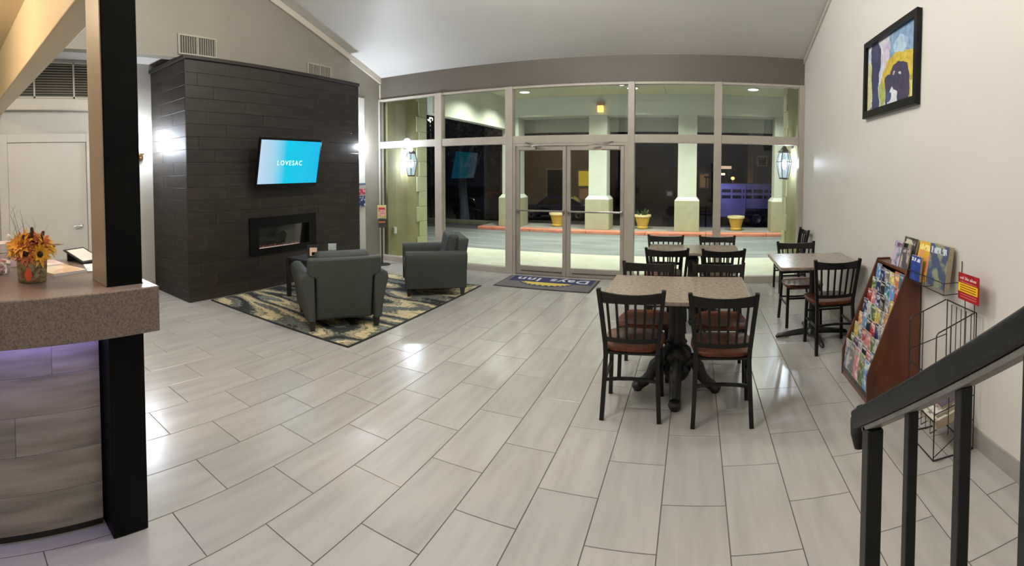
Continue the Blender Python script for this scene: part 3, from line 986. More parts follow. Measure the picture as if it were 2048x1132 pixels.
# ================================================================== door mat
mat = thing('door_mat', 'grey entrance mat with navy band, white lettering and a yellow rising sun', 'mat', (-2.02, 6.42, 0))
m_matg = M('mat_grey', (0.15, 0.145, 0.15), 0.95, col2=(0.12, 0.115, 0.12), nscale=40)
m_navy = M('mat_navy', (0.030, 0.030, 0.12), 0.95, col2=(0.022, 0.022, 0.09), nscale=40)
m_matw = M('mat_white', (0.62, 0.64, 0.68), 0.9, col2=(0.55, 0.57, 0.62), nscale=40)
m_maty = M('mat_yellow', (0.68, 0.54, 0.10), 0.9, col2=(0.60, 0.46, 0.08), nscale=40)
MB().box(-0.68, 0.68, -0.35, 0.37, 0.0005, 0.008).build('rubber_backing', M('mat_rubber', (0.02, 0.02, 0.025), 0.8, col2=(0.03, 0.03, 0.034), nscale=20), mat)
MB().box(-0.66, 0.66, -0.33, 0.35, 0.008, 0.011).build('carpet', m_matg, mat)
MB().box(-0.60, 0.62, 0.02, 0.35, 0.011, 0.0122).build('band', m_navy, mat)
hs = [(0.33 * math.cos(PI + PI * k / 20), 0.02 + 0.15 * math.sin(PI + PI * k / 20)) for k in range(21)]
MB().prism([(x - 0.02, y) for x, y in [(0.38, 0.05)] + [(0.40 * math.cos(-PI * k / 20), 0.03 + 0.23 * math.sin(-PI * k / 20)) for k in range(21)] + [(-0.38, 0.05)]], 'z', 0.0122, 0.0128).build('sun_surround', m_navy, mat)
MB().prism([(x - 0.02, y) for x, y in hs], 'z', 0.0128, 0.0135).build('sun', m_maty, mat)
for k in range(13):
    a = PI + PI * (k + 0.5) / 13
    c, s = math.cos(a), math.sin(a)
    w = 0.09
    pts = [(-0.02 + 0.34 * math.cos(a - w), 0.02 + 0.155 * math.sin(a - w)), (-0.02 + 0.385 * c, 0.02 + 0.20 * s), (-0.02 + 0.34 * math.cos(a + w), 0.02 + 0.155 * math.sin(a + w))]
    MB().prism(pts, 'z', 0.0128, 0.0135).build('ray', m_maty, mat)
text_part('Days', 'lettering', m_matw, mat, axes((0.27, 0.19, 0.0128), (-1, 0, 0), (0, -1, 0), (0, 0, 1)), 0.27, 0.0006, bold=0.006, spacing=1.12)
text_part('Inn', 'lettering', m_matw, mat, axes((-0.34, 0.19, 0.0128), (-1, 0, 0), (0, -1, 0), (0, 0, 1)), 0.27, 0.0006, bold=0.006, spacing=1.12)
# ================================================================== black column by the desk
CX0, CX1, CY0, CY1 = -2.10, -1.93, 0.70, 0.865
colm = thing('column', 'square black painted column rising through the end of the reception counter', 'column', ((CX0 + CX1) / 2, (CY0 + CY1) / 2, 0))
MB().box(CX0, CX1, CY0, CY1, 0, 4.4).build('shaft', m_colpaint, colm, world=True, bevel=0.004)
MB().box(CX0 - 0.012, CX1 - 0.006, CY0 - 0.006, CY0 - 0.0005, 1.101, 2.40).build('side_sheet', m_colside, colm, world=True)  # thin beige sheet giving this side of the column its paler tone

# ================================================================== reception counter
dk = thing('reception_counter', 'reception desk with thick speckled brown counter and grey wood plank front', 'counter', (-2.3, -0.3, 0))
TX0, TX1, TY0, TY1, TZ0, TZ1 = -2.72, -1.845, -2.2, 0.905, 0.905, 1.10
g = 0.002
top = MB()
xs = [TX0, CX0 - g, CX1 + g, TX1]
ys = [TY0, CY0 - g, CY1 + g, TY1]
# one ring of faces around the hole for the column
def vtop(z):
    return [(x, y, z) for y in ys for x in xs]
V0, V1 = vtop(TZ0), vtop(TZ1)
fs = []
for j in range(3):
    for i in range(3):
        if i == 1 and j == 1:
            continue
        a = j * 4 + i
        fs.append((a, a + 4, a + 5, a + 1))
        fs.append((16 + a, 16 + a + 1, 16 + a + 5, 16 + a + 4))
edge = [0, 1, 2, 3, 7, 11, 15, 14, 13, 12, 8, 4]
for k in range(12):
    p, q = edge[k], edge[(k + 1) % 12]
    fs.append((p, q, q + 16, p + 16))
hole = [5, 9, 10, 6]
for k in range(4):
    p, q = hole[k], hole[(k + 1) % 4]
    fs.append((p, q, q + 16, p + 16))
top.add(V0 + V1, fs)
top.build('counter_top', m_counter, dk, world=True, bevel=0.006, seg=2)
PX = -2.03
MB().box(-2.60, PX - 0.014, TY0 + 0.05, CY0 - 0.01, 0.0, 0.90).build('carcass', m_core, dk, world=True)
rr = random.Random(5)
rows = [0.035, 0.205, 0.375, 0.545, 0.715, 0.903]
for r in range(5):
    ya = TY0 + 0.05
    cuts = [ya, -1.35 + 0.31 * ((r * 2) % 5), -0.35 + 0.12 * ((r * 3) % 5) - (0.25 if r == 2 else 0), 0.30 if r == 2 else 0.47 if r == 4 else None, CY0 - 0.012]
    cuts = [c for c in cuts if c is not None]
    for a, b in zip(cuts[:-1], cuts[1:]):
        l, hgt = b - a - 0.0012, rows[r + 1] - rows[r] - 0.0012
        o = MB().box(-0.006, 0.006, -l / 2, l / 2, -hgt / 2, hgt / 2).build('plank', m_deskwood, dk, bevel=0.001, seg=1)
        o.location = (PX - 0.007 + rr.uniform(-0.0006, 0.0006) - dk.location[0], (a + b) / 2 - dk.location[1], (rows[r] + rows[r + 1]) / 2)
MB().box(PX - 0.055, PX - 0.0141, TY0 + 0.05, CY0 - 0.012, 0.0, 0.0345).build('toe_kick', m_blackmatte, dk, world=True)
led = thing('led_strip', 'violet glowing light strip tucked under the counter overhang', 'light strip', (PX + 0.06, -0.5, 0.9045))
MB().box(-0.008, 0.008, -1.2, 1.15, -0.008, 0.0).build('diffuser', M('led_violet', (0.2, 0.15, 0.6), 0.5, emit=2.2, ecol=(0.30, 0.24, 1.0)), led)
for y in (-0.45, 0.35, 0.9):
    l = lamp('led_light', 'AREA', (0.0, y, -0.012), 0.9, (0.36, 0.28, 1.0), led, 0.05)
    l.data.shape = 'RECTANGLE'
    l.data.size = 0.02
    l.data.size_y = 0.6

# ------------------------------------------------------------------ autumn flower basket
fb = thing('flower_basket', 'autumn arrangement of orange and yellow silk flowers in a patterned pot on the counter', 'flowers', (-2.185, 0.425, TZ1), 0.0)
m_pot = M('pot_burlap', (0.42, 0.33, 0.17), 0.8, col2=(0.20, 0.13, 0.06), nscale=30, stretch=(1, 1, 2), lo=0.40, hi=0.62, bump=0.3, bscale=90)
MB().lathe([(0.060, 0.0), (0.066, 0.006), (0.070, 0.06), (0.071, 0.094), (0.074, 0.100), (0.066, 0.102), (0.062, 0.09)], n=26).build('pot', m_pot, fb, smooth=True)
ca = Vector((2.185, -0.425, 0)).normalized()
def on_pot(da, z, w, hgt, mat_, name, d=0.0725):
    a0 = math.atan2(ca.y, ca.x) + da
    vs = [(d * math.cos(a0), d * math.sin(a0), z)]
    n = 12
    for k in range(n):
        t = 2 * PI * k / n
        ry = hgt * math.sin(t) * (1.0 if math.sin(t) < 0 else 1.15)
        aa = a0 + w * math.cos(t) * (1.0 if math.sin(t) < 0.2 else 0.75) / d
        vs.append(((d - 0.0006) * math.cos(aa), (d - 0.0006) * math.sin(aa), z + ry))
    fs_ = [(0, 1 + k, 1 + (k + 1) % n) for k in range(n)]
    vs2 = [(x * 1.03, y * 1.03, zz) for x, y, zz in vs]
    m_ = len(vs)
    fs_ += [(m_ + a_, m_ + c_, m_ + b_) for a_, b_, c_ in fs_[:n]]
    fs_ += [(1 + k, 1 + (k + 1) % n, m_ + 1 + (k + 1) % n, m_ + 1 + k) for k in range(n)]
    MB().add(vs + vs2, fs_).build(name, mat_, fb, smooth=True)
on_pot(-0.25, 0.042, 0.017, 0.030, M('pumpkin_orange', (0.80, 0.12, 0.03), 0.6, col2=(0.65, 0.08, 0.02), nscale=10), 'pumpkin_motif')
on_pot(0.30, 0.050, 0.030, 0.024, M('vine_motif', (0.06, 0.035, 0.02), 0.7, col2=(0.35, 0.30, 0.16), nscale=60), 'leaf_motif', 0.0715)
def flower(c, d, r, npet, mat_, core, name, plen=1.0, seed=0):
    q = random.Random(seed)
    d = Vector(d).normalized()
    up = Vector((0, 0, 1)) if abs(d.z) < 0.9 else Vector((1, 0, 0))
    a = d.cross(up).normalized()
    b = a.cross(d)
    c = Vector(c)
    mb = MB()
    for lay in range(2):
        for k in range(npet):
            t = 2 * PI * (k + 0.5 * lay) / npet + q.uniform(-0.1, 0.1)
            e = a * math.cos(t) + b * math.sin(t)
            s = e.cross(d)
            L_ = 1.28 * r * plen * q.uniform(0.75, 1.15) * (1 - 0.25 * lay)
            w = r * 0.20
            lift = 0.25 + 0.35 * lay
            p0 = c + e * (r * 0.12)
            p1 = c + e * (L_ * 0.55) + d * (L_ * lift * 0.55)
            p2 = c + e * L_ + d * (L_ * lift * 0.75)
            base = [p0 - s * w * 0.4, p0 + s * w * 0.4, p1 + s * w, p2, p1 - s * w]
            th = d * 0.0012
            n0 = len(mb.v)
            mb.v += [tuple(x) for x in base] + [tuple(x + th) for x in base]
            mb.f += [(n0, n0 + 1, n0 + 2, n0 + 3, n0 + 4), (n0 + 9, n0 + 8, n0 + 7, n0 + 6, n0 + 5)]
            mb.f += [(n0 + i, n0 + (i + 1) % 5, n0 + 5 + (i + 1) % 5, n0 + 5 + i) for i in range(5)]
    o = mb.build(name, mat_, fb)
    if core is not None:
        MB().ball(c + d * r * 0.18, r * 0.30, r * 0.30, r * 0.30, 10, 6).build('flower_centre', core, o, smooth=True)
    return o
m_or = M('petal_orange', (0.80, 0.26, 0.03), 0.6, col2=(0.86, 0.42, 0.04), nscale=14)
m_ye = M('petal_yellow', (0.85, 0.50, 0.03), 0.6, col2=(0.80, 0.38, 0.03), nscale=14)
m_ru = M('petal_rust', (0.42, 0.09, 0.03), 0.65, col2=(0.58, 0.17, 0.05), nscale=14)
m_br = M('flower_core_brown', (0.020, 0.010, 0.008), 0.8, col2=(0.035, 0.018, 0.012), nscale=40)
sd = Vector((-ca.y, ca.x, 0))      # to the right as seen from the room
def at(r_, f_, z):
    return tuple(sd * r_ + ca * f_ + Vector((0, 0, z)))
def dr(r_, f_, z):
    return tuple(sd * r_ + ca * f_ + Vector((0, 0, z)))
flower(at(-0.045, 0.02, 0.170), dr(-0.5, 0.6, 0.6), 0.062, 12, m_or, None, 'flower', 1.0, 1)
flower(at(-0.070, 0.0, 0.155), dr(-0.8, 0.5, 0.4), 0.055, 12, m_ye, m_br, 'flower', 1.0, 2)
flower(at(0.035, 0.045, 0.128), dr(0.3, 0.9, 0.25), 0.048, 11, m_ye, m_br, 'flower', 1.0, 3)
flower(at(-0.025, 0.050, 0.135), dr(-0.3, 0.9, 0.15), 0.050, 11, m_ru, m_br, 'flower', 1.0, 4)
flower(at(0.065, 0.0, 0.160), dr(0.8, 0.3, 0.6), 0.055, 11, m_ye, None, 'flower', 1.0, 5)
flower(at(0.030, 0.0, 0.180), dr(0.2, 0.4, 0.9), 0.055, 11, m_ru, None, 'flower', 1.0, 6)
flower(at(-0.02, -0.03, 0.19), dr(-0.2, -0.1, 1.0), 0.06, 11, m_or, None, 'flower', 1.0, 7)
flower(at(0.0, -0.06, 0.15), dr(0.0, -0.9, 0.5), 0.06, 11, m_ye, None, 'flower', 1.0, 8)
m_cat = M('cattail', (0.055, 0.014, 0.012), 0.8, col2=(0.085, 0.022, 0.016), nscale=40)
m_twig = M('twig', (0.10, 0.085, 0.06), 0.8, col2=(0.07, 0.06, 0.04), nscale=20)
for (x, f_, z, dx, l) in ((0.004, 0.01, 0.185, 0.0, 0.065), (-0.018, 0.02, 0.160, -0.35, 0.055), (0.040, 0.0, 0.170, 0.30, 0.060)):
    p0 = Vector(at(x, f_, z))
    p1 = p0 + Vector(at(dx * l, 0, l))
    c_ = MB().tube([p0, p0.lerp(p1, 0.1), p0.lerp(p1, 0.9), p1], [0.003, 0.008, 0.008, 0.003], 10).build('cattail', m_cat, fb, smooth=True)
    MB().cyl(Vector(at(x * 0.5, 0, 0.10)), p0, 0.0018, 0.0018, 6).build('stalk', m_twig, c_)
rr = random.Random(9)
for i in range(11):
    x, f_ = rr.uniform(-0.07, 0.06), rr.uniform(-0.03, 0.03)
    z1 = rr.uniform(0.26, 0.36)
    pts = [Vector(at(x * 0.4, f_ * 0.5, 0.10)), Vector(at(x * 0.9, f_, 0.20)), Vector(at(x * 1.3 + rr.uniform(-0.01, 0.02), f_, z1 - 0.04)), Vector(at(x * 1.4 + rr.uniform(-0.01, 0.05), f_, z1))]
    MB().tube(pts, [0.0012, 0.001, 0.0008, 0.0004], 5).build('twig', m_twig, fb)
for (x, f_, z, dx, dz, mt) in ((-0.085, 0.03, 0.145, -1, 0.05, m_ru), (0.10, 0.0, 0.165, 1, 0.15, m_ru), (-0.075, 0.05, 0.118, -0.8, -0.25, m_or), (0.085, 0.03, 0.13, 0.8, -0.2, m_ye), (0.12, -0.02, 0.16, 1, 0.05, m_twig)):
    d = Vector(at(dx, 0.2, dz)).normalized()
    p = Vector(at(x, f_, z))
    s = d.cross(Vector((0, 0, 1))).normalized()
    L_, w = 0.055, 0.013
    base = [p - d * L_ * 0.4, p + s * w, p + d * L_ * 0.6, p - s * w]
    th = Vector((0, 0, 0.0014))
    MB().add(base + [b_ + th for b_ in base], [(0, 1, 2, 3), (7, 6, 5, 4), (0, 1, 5, 4), (1, 2, 6, 5), (2, 3, 7, 6), (3, 0, 4, 7)]).build('leaf', mt, fb)

# ------------------------------------------------------------------ papers and small things on the counter
def flat_print(c1, c2, name, sc=7.0):
    return M(name, c1, 0.45, col2=c2, nscale=sc, detail=2, lo=0.45, hi=0.55)
def sheet(name, label, cat, x, y, z, w, l, rz, mat_, t=0.0015, edge=None):
    o = thing(name, label, cat, (x, y, z), rz)
    MB().box(-w / 2, w / 2, -l / 2, l / 2, 0.0002, t).build('pages', edge or m_paper, o)
    MB().box(-w / 2, w / 2, -l / 2, l / 2, t, t + 0.0006).build('cover', mat_, o)
    return o
sheet('magazine', 'tan and peach magazine lying open beside the flower pot', 'magazine', -2.36, 0.60, TZ1, 0.20, 0.19, 0.3, flat_print((0.62, 0.42, 0.26), (0.75, 0.66, 0.55), 'mag_peach'), 0.012)
sheet('magazine', 'pale blue and white brochure lying on the counter beside the column', 'brochure', -2.36, 0.80, TZ1, 0.20, 0.12, -0.2, flat_print((0.42, 0.58, 0.74), (0.80, 0.86, 0.90), 'mag_blue'), 0.006)
sheet('magazine', 'cream leaflet with pink print on the counter behind the magazines', 'brochure', -2.58, 0.56, TZ1, 0.16, 0.20, 0.15, flat_print((0.78, 0.70, 0.66), (0.66, 0.50, 0.46), 'mag_cream'), 0.008)
tb = thing('clip_frame', 'white notice in a dark frame propped up at an angle on the counter', 'notice', (-2.60, 0.80, TZ1), 0.4)
mm = Matrix.Translation((0, 0, 0.004)) @ Matrix.Rotation(-0.42, 4, 'Y')
MB().box(-0.09, 0.09, -0.075, 0.075, 0, 0.006).xf(Matrix.Translation((0, 0, 0.032)) @ Matrix.Rotation(0.30, 4, 'Y')).build('frame', m_castiron, tb)
MB().box(-0.075, 0.075, -0.062, 0.062, 0.006, 0.007).xf(Matrix.Translation((0, 0, 0.032)) @ Matrix.Rotation(0.30, 4, 'Y')).build('sheet', m_paper, tb)
MB().box(0.06, 0.07, -0.06, 0.06, 0.0, 0.012).build('rest_bar', m_castiron, tb)
MB().box(-0.07, -0.06, -0.06, 0.06, 0.0, 0.045).build('prop', m_castiron, tb)
cj = thing('candy_jar', 'clear jar of pink and white wrapped candy on the counter behind the flowers', 'jar', (-2.42, 0.30, TZ1))
MB().lathe([(0.05, 0.0), (0.058, 0.01), (0.06, 0.08), (0.055, 0.105), (0.06, 0.11)], n=20, caps=False).build('glass', m_clear, cj, smooth=True)
rr = random.Random(21)
m_cp, m_cw = M('candy_pink', (0.78, 0.32, 0.36), 0.35, col2=(0.80, 0.62, 0.60), nscale=30), M('candy_white', (0.80, 0.72, 0.68), 0.35, col2=(0.82, 0.60, 0.58), nscale=30)
for i in range(26):
    a, q = rr.uniform(0, 2 * PI), 0.036 * math.sqrt(rr.random())
    o = MB().ball((0, 0, 0), 0.014, 0.010, 0.009, 8, 5).build('candy', m_cp if i % 2 else m_cw, cj, smooth=True)
    o.location = (q * math.cos(a), q * math.sin(a), 0.014 + 0.016 * (i // 6))
    o.rotation_euler = (rr.uniform(0, 3), rr.uniform(0, 3), rr.uniform(0, 3))
pb = thing('tissue_box', 'lilac and pink patterned tissue box standing on the counter by the door side', 'box', (-2.62, 0.38, TZ1), 0.1)
MB().box(-0.06, 0.06, -0.06, 0.06, 0, 0.13).build('carton', M('tissue_carton', (0.62, 0.50, 0.58), 0.5, col2=(0.78, 0.70, 0.66), nscale=16, lo=0.42, hi=0.58), pb, bevel=0.002)
MB().add([(-0.03, -0.01, 0.13), (0.03, -0.01, 0.13), (0.03, 0.01, 0.13), (-0.03, 0.01, 0.13), (-0.045, -0.02, 0.175), (0.04, 0.0, 0.185), (0.05, 0.02, 0.165), (-0.02, 0.015, 0.19)],
         [(0, 1, 2, 3), (0, 1, 5, 4), (1, 2, 6, 5), (2, 3, 7, 6), (3, 0, 4, 7), (4, 5, 6, 7)]).build('tissue', m_paper, pb, sub=1, smooth=True)
# ================================================================== framed painting on the right wall
def paint_mat():
    m = bpy.data.materials.new('abstract_painting')
    m.use_nodes = True
    N, L = m.node_tree.nodes, m.node_tree.links
    b = N['Principled BSDF']
    b.inputs['Roughness'].default_value = 0.55
    tc = N.new('ShaderNodeTexCoord')
    nz = N.new('ShaderNodeTexNoise')
    nz.inputs['Scale'].default_value = 5.0
    nz.inputs['Detail'].default_value = 4.0
    L.new(tc.outputs['Object'], nz.inputs['Vector'])
    dv = N.new('ShaderNodeVectorMath')
    dv.operation = 'MULTIPLY_ADD'
    dv.inputs[1].default_value = (0.22, 0.22, 0.22)
    L.new(nz.outputs['Color'], dv.inputs[0])
    L.new(tc.outputs['Generated'], dv.inputs[2])
    sp = N.new('ShaderNodeSeparateXYZ')
    L.new(dv.outputs[0], sp.inputs[0])
    U, V = sp.outputs['Y'], sp.outputs['Z']     # U grows towards the window
    def math_(op, a, b_=None, c=None):
        n = N.new('ShaderNodeMath')
        n.operation = op
        for i, x in enumerate((a, b_, c)):
            if x is None:
                continue
            if isinstance(x, (int, float)):
                n.inputs[i].default_value = x
            else:
                L.new(x, n.inputs[i])
        return n.outputs[0]
    def ell(u0, v0, ru, rv, soft=0.12):
        a = math_('DIVIDE', math_('SUBTRACT', U, u0 + 0.11), ru)
        c = math_('DIVIDE', math_('SUBTRACT', V, v0 + 0.11), rv)
        d = math_('SQRT', math_('ADD', math_('MULTIPLY', a, a), math_('MULTIPLY', c, c)))
        return math_('LESS_THAN', d, 1.0)
    def rect(u0, u1, v0, v1):
        a = math_('MULTIPLY', math_('GREATER_THAN', U, u0 + 0.11), math_('LESS_THAN', U, u1 + 0.11))
        c = math_('MULTIPLY', math_('GREATER_THAN', V, v0 + 0.11), math_('LESS_THAN', V, v1 + 0.11))
        return math_('MULTIPLY', a, c)
    cur = [None]
    def rgb(c):
        n = N.new('ShaderNodeRGB')
        n.outputs[0].default_value = (*s2l(c), 1)
        return n.outputs[0]
    def over(fac, c):
        mx = N.new('ShaderNodeMix')
        mx.data_type = 'RGBA'
        L.new(fac, mx.inputs['Factor'])
        L.new(cur[0], mx.inputs['A'])
        mx.inputs['B'].default_value = (*s2l(c), 1)
        cur[0] = mx.outputs['Result']
    cur[0] = rgb((196, 198, 208))
    over(rect(-0.2, 0.52, 0.52, 1.3), (122, 152, 182))
    over(ell(0.30, 0.80, 0.16, 0.10), (165, 188, 210))
    over(rect(0.52, 0.68, 0.55, 1.2), (190, 186, 202))
    over(rect(0.72, 0.92, -0.2, 1.2), (58, 62, 92))
    over(rect(0.93, 1.3, -0.2, 0.72), (196, 192, 140))
    over(ell(0.32, 0.32, 0.36, 0.40), (192, 168, 62))
    over(rect(0.02, 0.60, -0.2, 0.36), (176, 166, 76))
    over(ell(0.34, 0.24, 0.26, 0.34), (62, 58, 84))
    over(rect(0.09, 0.60, -0.3, 0.25), (62, 58, 84))
    over(rect(0.62, 0.70, -0.3, 0.35), (152, 164, 96))
    over(ell(0.44, 0.02, 0.10, 0.22), (214, 216, 222))
    over(ell(0.52, 0.12, 0.07, 0.07), (64, 84, 120))
    over(rect(0.0, 0.06, -0.2, 0.28), (212, 202, 130))
    over(rect(0.66, 0.98, -0.3, 0.02), (176, 188, 150))
    over(ell(0.42, 0.47, 0.028, 0.022), (190, 186, 150))
    over(ell(0.33, 0.42, 0.026, 0.022), (208, 206, 200))
    n4 = N.new('ShaderNodeTexNoise')
    n4.inputs['Scale'].default_value = 9.0
    n4.inputs['Detail'].default_value = 5.0
    n4.inputs['Distortion'].default_value = 1.5
    L.new(tc.outputs['Object'], n4.inputs['Vector'])
    r4 = N.new('ShaderNodeValToRGB')
    r4.color_ramp.elements[0].position = 0.35
    r4.color_ramp.elements[1].position = 0.68
    r4.color_ramp.elements[0].color = (0.30, 0.31, 0.36, 1)
    r4.color_ramp.elements[1].color = (0.78, 0.78, 0.72, 1)
    L.new(n4.outputs['Fac'], r4.inputs[0])
    mxx = N.new('ShaderNodeMix')
    mxx.data_type = 'RGBA'
    mxx.blend_type = 'OVERLAY'
    mxx.inputs['Factor'].default_value = 0.55
    L.new(cur[0], mxx.inputs['A'])
    L.new(r4.outputs[0], mxx.inputs['B'])
    L.new(mxx.outputs['Result'], b.inputs['Base Color'])
    return m
pic = thing('framed_picture', 'abstract blue, yellow and violet painting in a black frame on the right wall', 'picture', (XR, 3.72, 2.105))
PY0, PY1, PZ = 3.165, 4.285, 0.70
mb = MB().box(-0.045, -0.003, PY0, PY1, 2.105, 2.17).box(-0.045, -0.003, PY0, PY1, 2.105 + PZ - 0.05, 2.105 + PZ)
mb.box(-0.045, -0.003, PY0, PY0 + 0.05, 2.17, 2.105 + PZ - 0.05).box(-0.045, -0.003, PY1 - 0.05, PY1, 2.17, 2.105 + PZ - 0.05)
mb.v = [(x, y - 3.72, z - 2.105) for x, y, z in mb.v]
mb.build('frame', m_black, pic)
MB().box(-0.016, -0.003, PY0 + 0.05 - 3.72, PY1 - 0.05 - 3.72, 0.05, PZ - 0.05).build('canvas', paint_mat(), pic)

# ================================================================== brochure rack of cherry wood
rk = thing('brochure_rack', 'sloping cherry wood brochure rack with eight tiers against the right wall', 'rack', (1.37, 3.34, 0))
BY0, BY1 = 3.05, 3.625
side = [(1.17, 0.0), (1.17, 0.20), (1.455, 0.915), (1.565, 0.915), (1.565, 0.0)]
MB().prism(side, 'y', BY0, BY0 + 0.018).build('side_panel', m_rackwood, rk, world=True, bevel=0.002)
MB().prism(side, 'y', BY1 - 0.018, BY1).build('side_panel', m_rackwood, rk, world=True, bevel=0.002)
MB().box(1.553, 1.565, BY0 + 0.018, BY1 - 0.018, 0.06, 0.90).build('back_panel', m_rackwood, rk, world=True)
MB().box(1.455, 1.553, BY0 + 0.018, BY1 - 0.018, 0.885, 0.903).build('top_board', m_rackwood, rk, world=True)
MB().box(1.176, 1.190, BY0 + 0.018, BY1 - 0.018, 0.0, 0.038).build('plinth', m_rackwood, rk, world=True)
NT = 8
def tier(i):
    # lip position of tier i along the slope
    z = 0.045 if i == 0 else 0.185 + (i - 1) * 0.090
    x = 1.165 if i == 0 else 1.21 + max(0.0, (z - 0.20)) * (0.285 / 0.715)
    return x, z
for i in range(NT):
    x, z = tier(i)
    MB().box(x + 0.012, 1.553, BY0 + 0.018, BY1 - 0.018, z - 0.006, z + 0.004).build('shelf', m_rackwood, rk, world=True)
    if i == 0:
        MB().box(x + 0.008, x + 0.011, BY0 + 0.018, BY1 - 0.018, z - 0.006, z + 0.03).build('clear_lip', m_clear, rk, world=True)
    else:
        MB().box(x + 0.007, x + 0.012, BY0 + 0.018, BY1 - 0.018, z - 0.006, z + 0.012).build('lip', m_rackwood, rk, world=True)
LEAF = [('navy', (34, 48, 96), (190, 200, 220)), ('red', (170, 52, 58), (235, 190, 180)), ('teal', (60, 120, 140), (200, 220, 220)), ('yellow', (200, 176, 84), (240, 226, 170)),
        ('white', (200, 200, 198), (110, 120, 140)), ('green', (84, 110, 72), (190, 200, 150)), ('violet', (98, 56, 110), (200, 170, 210)), ('black', (30, 30, 36), (170, 160, 150)),
        ('orange', (200, 124, 72), (240, 210, 170)), ('sky', (100, 150, 200), (220, 232, 240)), ('pink', (200, 126, 132), (240, 214, 210)), ('grey', (120, 118, 122), (214, 210, 204))]
def cover(k):
    nm, a, b = LEAF[k % len(LEAF)]
    return M('cover_' + nm, s2l(a), 0.4, col2=s2l(b), nscale=16, stretch=(1, 1, 1.6), detail=3, lo=0.50, hi=0.62)
ORDER = [[4, 11, 10, 5, 9], [5, 6, 4, 7, 10, 2], [3, 11, 1, 10, 5, 4], [8, 9, 7, 1, 0, 4], [0, 4, 5, 3, 11, 8], [1, 10, 0, 7, 11, 3], [5, 0, 7, 2, 9, 1], [9, 0, 11, 3, 8, 2]]
NAMES = ['bottom tier', 'second tier', 'third tier', 'fourth tier', 'fifth tier', 'sixth tier', 'seventh tier', 'top tier']
ADJ = ['navy', 'red', 'teal', 'yellow', 'white', 'green', 'violet', 'black', 'orange', 'sky blue', 'pink', 'grey']
rr = random.Random(17)
for i in range(NT):
    x, z = tier(i)
    ncol = len(ORDER[i])
    cw = (BY1 - BY0 - 0.040) / ncol
    for j in range(ncol):
        k = ORDER[i][j]
        y = BY1 - 0.020 - cw * (j + 0.5)
        lean = 0.10 if i == 0 else 0.12
        hgt = (0.235 if i == 0 else 0.135) + rr.uniform(-0.012, 0.012)
        thick = rr.uniform(0.005, 0.010)
        lf = thing('brochure', '%s leaflet on the %s of the brochure rack' % (ADJ[k], NAMES[i]), 'brochure', (x + 0.0135, y, z + 0.0045 + thick * math.sin(lean)), 0.0,
                   'leaflets on the %s of the rack' % NAMES[i])
        mtx = Matrix.Rotation(lean, 4, 'Y')
        w = cw * 0.95
        MB().box(0.0012, thick, -w / 2, w / 2, 0.0, hgt).xf(mtx).build('pages', m_paper, lf)
        MB().box(0.0, 0.0012, -w / 2, w / 2, 0.0, hgt).xf(mtx).build('cover', cover(k), lf)
        tt = MB().box(-0.0006, 0.0, -w * 0.38, w * 0.38, hgt * 0.80, hgt * 0.90).xf(mtx)
        tt.build('title_bar', M('title_light', (0.55, 0.53, 0.50), 0.5, rand=0.45), lf)

# taller magazines leaning in a wire pocket on the wall above the rack
wp = thing('magazine_pocket', 'black wire magazine pocket fixed to the right wall behind the brochure rack', 'magazine rack', (XR, 2.93, 0.86))
mb = MB()
for z in (0.0, 0.07):
    mb.tube([(-0.008, -0.41, z), (-0.13, -0.41, z), (-0.13, 0.11, z), (-0.008, 0.11, z)], 0.003, 6)
mb.build('rim', m_wire, wp)
for y in (-0.41, -0.15, 0.11):
    MB().tube([(-0.13, y, 0.07), (-0.13, y, 0.0), (-0.006, y, 0.0), (-0.006, y, 0.20)], 0.003, 6).build('upright', m_wire, wp)
def magz(y, w, hgt, th, x, lean, label, c1, c2, title, tcol, z0=0.866, tsize=0.04):
    o = thing('magazine', label, 'magazine', (x, y, z0 + th * math.sin(lean)))
    mtx = Matrix.Rotation(lean, 4, 'Y')
    MB().box(0.001, th, -w / 2, w / 2, 0, hgt).xf(mtx).build('pages', m_news, o)
    MB().box(0, 0.001, -w / 2, w / 2, 0, hgt).xf(mtx).build('cover', M('mag_' + c1[0], s2l(c1[1]), 0.4, col2=s2l(c2), nscale=11, detail=3, lo=0.50, hi=0.60), o)
    if title is None:
        MB().box(-0.001, 0, -w * 0.42, w * 0.42, hgt * 0.78, hgt * 0.93).xf(mtx).build('masthead', M('masthead_' + c1[0], s2l(tcol), 0.5, col2=s2l(c1[1]), nscale=40, stretch=(1, 1, 0.6), lo=0.52, hi=0.56), o)
    return o
magz(3.185, 0.215, 0.225, 0.012, 1.502, 0.20, 'dark magazine with pale masthead leaning on the wall above the brochure rack', ('charcoal', (52, 50, 46)), (150, 142, 128), None, (205, 198, 180), 0.9035)
magz(2.936, 0.180, 0.265, 0.012, 1.488, 0.20, 'yellow covered magazine in the wall pocket', ('yellow', (222, 176, 44)), (226, 150, 110), None, (250, 236, 160))
magz(2.705, 0.245, 0.270, 0.038, 1.486, 0.12, 'thick blue and green magazine pile at the near end of the wall pocket', ('multi', (70, 84, 116)), (140, 146, 120), None, (210, 216, 222))
magz(3.31, 0.13, 0.185, 0.012, 1.470, 0.20, 'lilac and white booklet standing on top of the brochure rack', ('lilac', (196, 178, 206)), (80, 120, 130), None, (110, 60, 110), 0.9035)
magz(3.165, 0.125, 0.150, 0.012, 1.470, 0.20, 'grey photo booklet standing on top of the brochure rack', ('photo', (80, 76, 88)), (190, 176, 170), None, (180, 170, 168), 0.9035)
magz(2.945, 0.15, 0.165, 0.016, 1.457, 0.08, 'royal blue booklet with white heading standing in front of the yellow magazine', ('royal', (36, 62, 140)), (52, 84, 168), None, (226, 232, 240))

